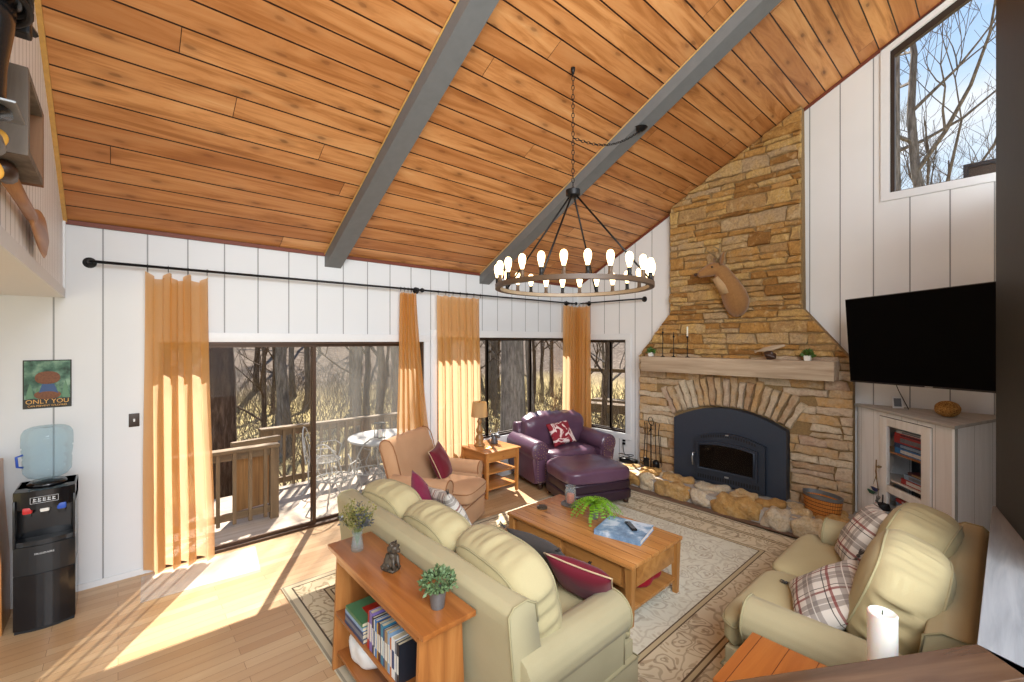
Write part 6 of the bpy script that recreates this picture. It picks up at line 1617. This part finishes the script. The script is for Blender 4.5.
# loft wall items: frame, paddle, outboard motor
LX = -.33
t = thing('shadow_box_frame', 'weathered barn wood shadow box frame on the loft wall', 'picture frame', (LX, 2.345, 2.805))
fy, fz, fd = .165, .145, .11
bm = B(); box(bm, (0, -fy-.04, -fz), (fd, -fy, fz)); obj('near_side', bm, 'barnwood', t)
bm = B(); box(bm, (0, fy, -fz), (fd, fy+.04, fz)); plabel(obj('far_side', bm, 'barnwood_b', t), 'brown far side board of the frame')
for s in (-1, 1): bm = B(); box(bm, (0, -fy, s*(fz-.012)-.012), (fd, fy, s*(fz-.012)+.012)); obj('rail', bm, 'barnwood', t)
bm = B(); box(bm, (.0, -fy, -fz+.02), (.015, fy, fz-.02)); obj('backing', bm, 'wax', t)
bm = B(); prism(bm, [(.0, -.08), (.04, -.09), (.05, -.03), (.09, -.02), (.08, .04), (.04, .02), (.02, .08), (-.02, .05), (-.01, -.04)], .015, .03, axis=0, bev=.004); obj('mounted_shape', bm, 'gold', t)
t = thing('wooden_paddle', 'wooden canoe paddle with dark grip hanging on the loft wall', 'paddle', (LX+.04, 2.28, 2.63), 0)
pd = Vector((0, 1.0, -.03))
bm = B(); tube(bm, [(0, .04, 0), (0, .35, -.01), (0, .64, -.02)], [.026, .022, .022], 10)
n_ = 14; rings = []
for k in range(n_+1):
    u = k/n_; hw = .026+.085*math.sin(min(1, u*1.25)*PI/2)*(1 if u < .8 else math.sqrt(max(0, 1-((u-.8)/.2)**2))*.98+.02); y_ = .62+.56*u; z_ = -.02-.02*u
    rings.append([bm.verts.new((.012*math.cos(a), y_, z_+hw*math.sin(a))) for a in [2*PI*i/12 for i in range(12)]])
for a, b in zip(rings, rings[1:]):
    for i in range(12): bm.faces.new((a[i], a[(i+1) % 12], b[(i+1) % 12], b[i]))
bm.faces.new(rings[0][::-1]); bm.faces.new(rings[-1])
obj('shaft_and_blade', bm, 'paddlewood', t, True)
bm = B(); tube(bm, [(0, -.06, .0), (0, -.03, 0), (0, .06, 0)], [.022, .036, .028], 10); plabel(obj('grip', bm, 'darkwood', t, True), 'dark brown grip')
om = thing('outboard_motor', 'vintage black outboard boat motor with yellow propeller on the loft wall', 'boat motor', (-.245, 1.72, 2.56))
bm = B(); rbox(bm, (.16, .24, .26), (0, 0, .50), p=3.5, n=8); obj('cowl', bm, 'grey_gloss', om, True)
bm = B()
for z_ in (.36, .385, .41): tube(bm, [(.07*math.cos(a)*1.02, .11*math.sin(a), z_) for a in [2*PI*k/20 for k in range(20)]], .008, 6, True)
obj('cowl_bands', bm, 'iron', om, True)
bm = B(); loft_s = [((0, 0, .38), .05, .075), ((0, 0, .30), .045, .065), ((0, 0, .2), .032, .05), ((0, .0, .12), .03, .045), ((0, 0, .075), .042, .06), ((0, 0, .07), .02, .03), ((0, 0, .02), .018, .03)]
rings = []
for c, a, b in loft_s: rings.append([bm.verts.new((c[0]+a*math.cos(2*PI*k/18), c[1]+b*math.sin(2*PI*k/18), c[2])) for k in range(18)])
for p, q_ in zip(rings, rings[1:]):
    for k in range(18): bm.faces.new((p[k], p[(k+1) % 18], q_[(k+1) % 18], q_[k]))
bm.faces.new(rings[0][::-1]); bm.faces.new(rings[-1]); obj('midsection', bm, 'grey_gloss', om, True)
bm = B(); box(bm, (-.055, -.07, .085), (.055, .09, .092), .003); obj('cavitation_plate', bm, 'galv', om)
bm = B(); lathe(bm, [(0, -.07), (.02, -.05), (.026, 0), (.022, .07), (0, .10)], (0, .0, .005), 14, 'y'); obj('gearcase', bm, 'galv', om, True)
for k in range(3):
    a = R_(35)+k*2*PI/3; bm = B(); rbox(bm, (.055, .012, .07), (0, 0, .045), p=2.3, n=5); obj('propeller_blade', bm, 'yellow', om, True, loc=(-.03, .06, -.01), rot=(0, a, R_(15)))
bm = B(); box(bm, (-.10, -.08, .34), (-.0, .08, .37), .006); box(bm, (.02, .12, .36), (.06, .17, .44), .008); tube(bm, [(.04, .10, .40), (.06, .2, .40)], .010, 6); obj('clamp_bracket', bm, 'iron', om)
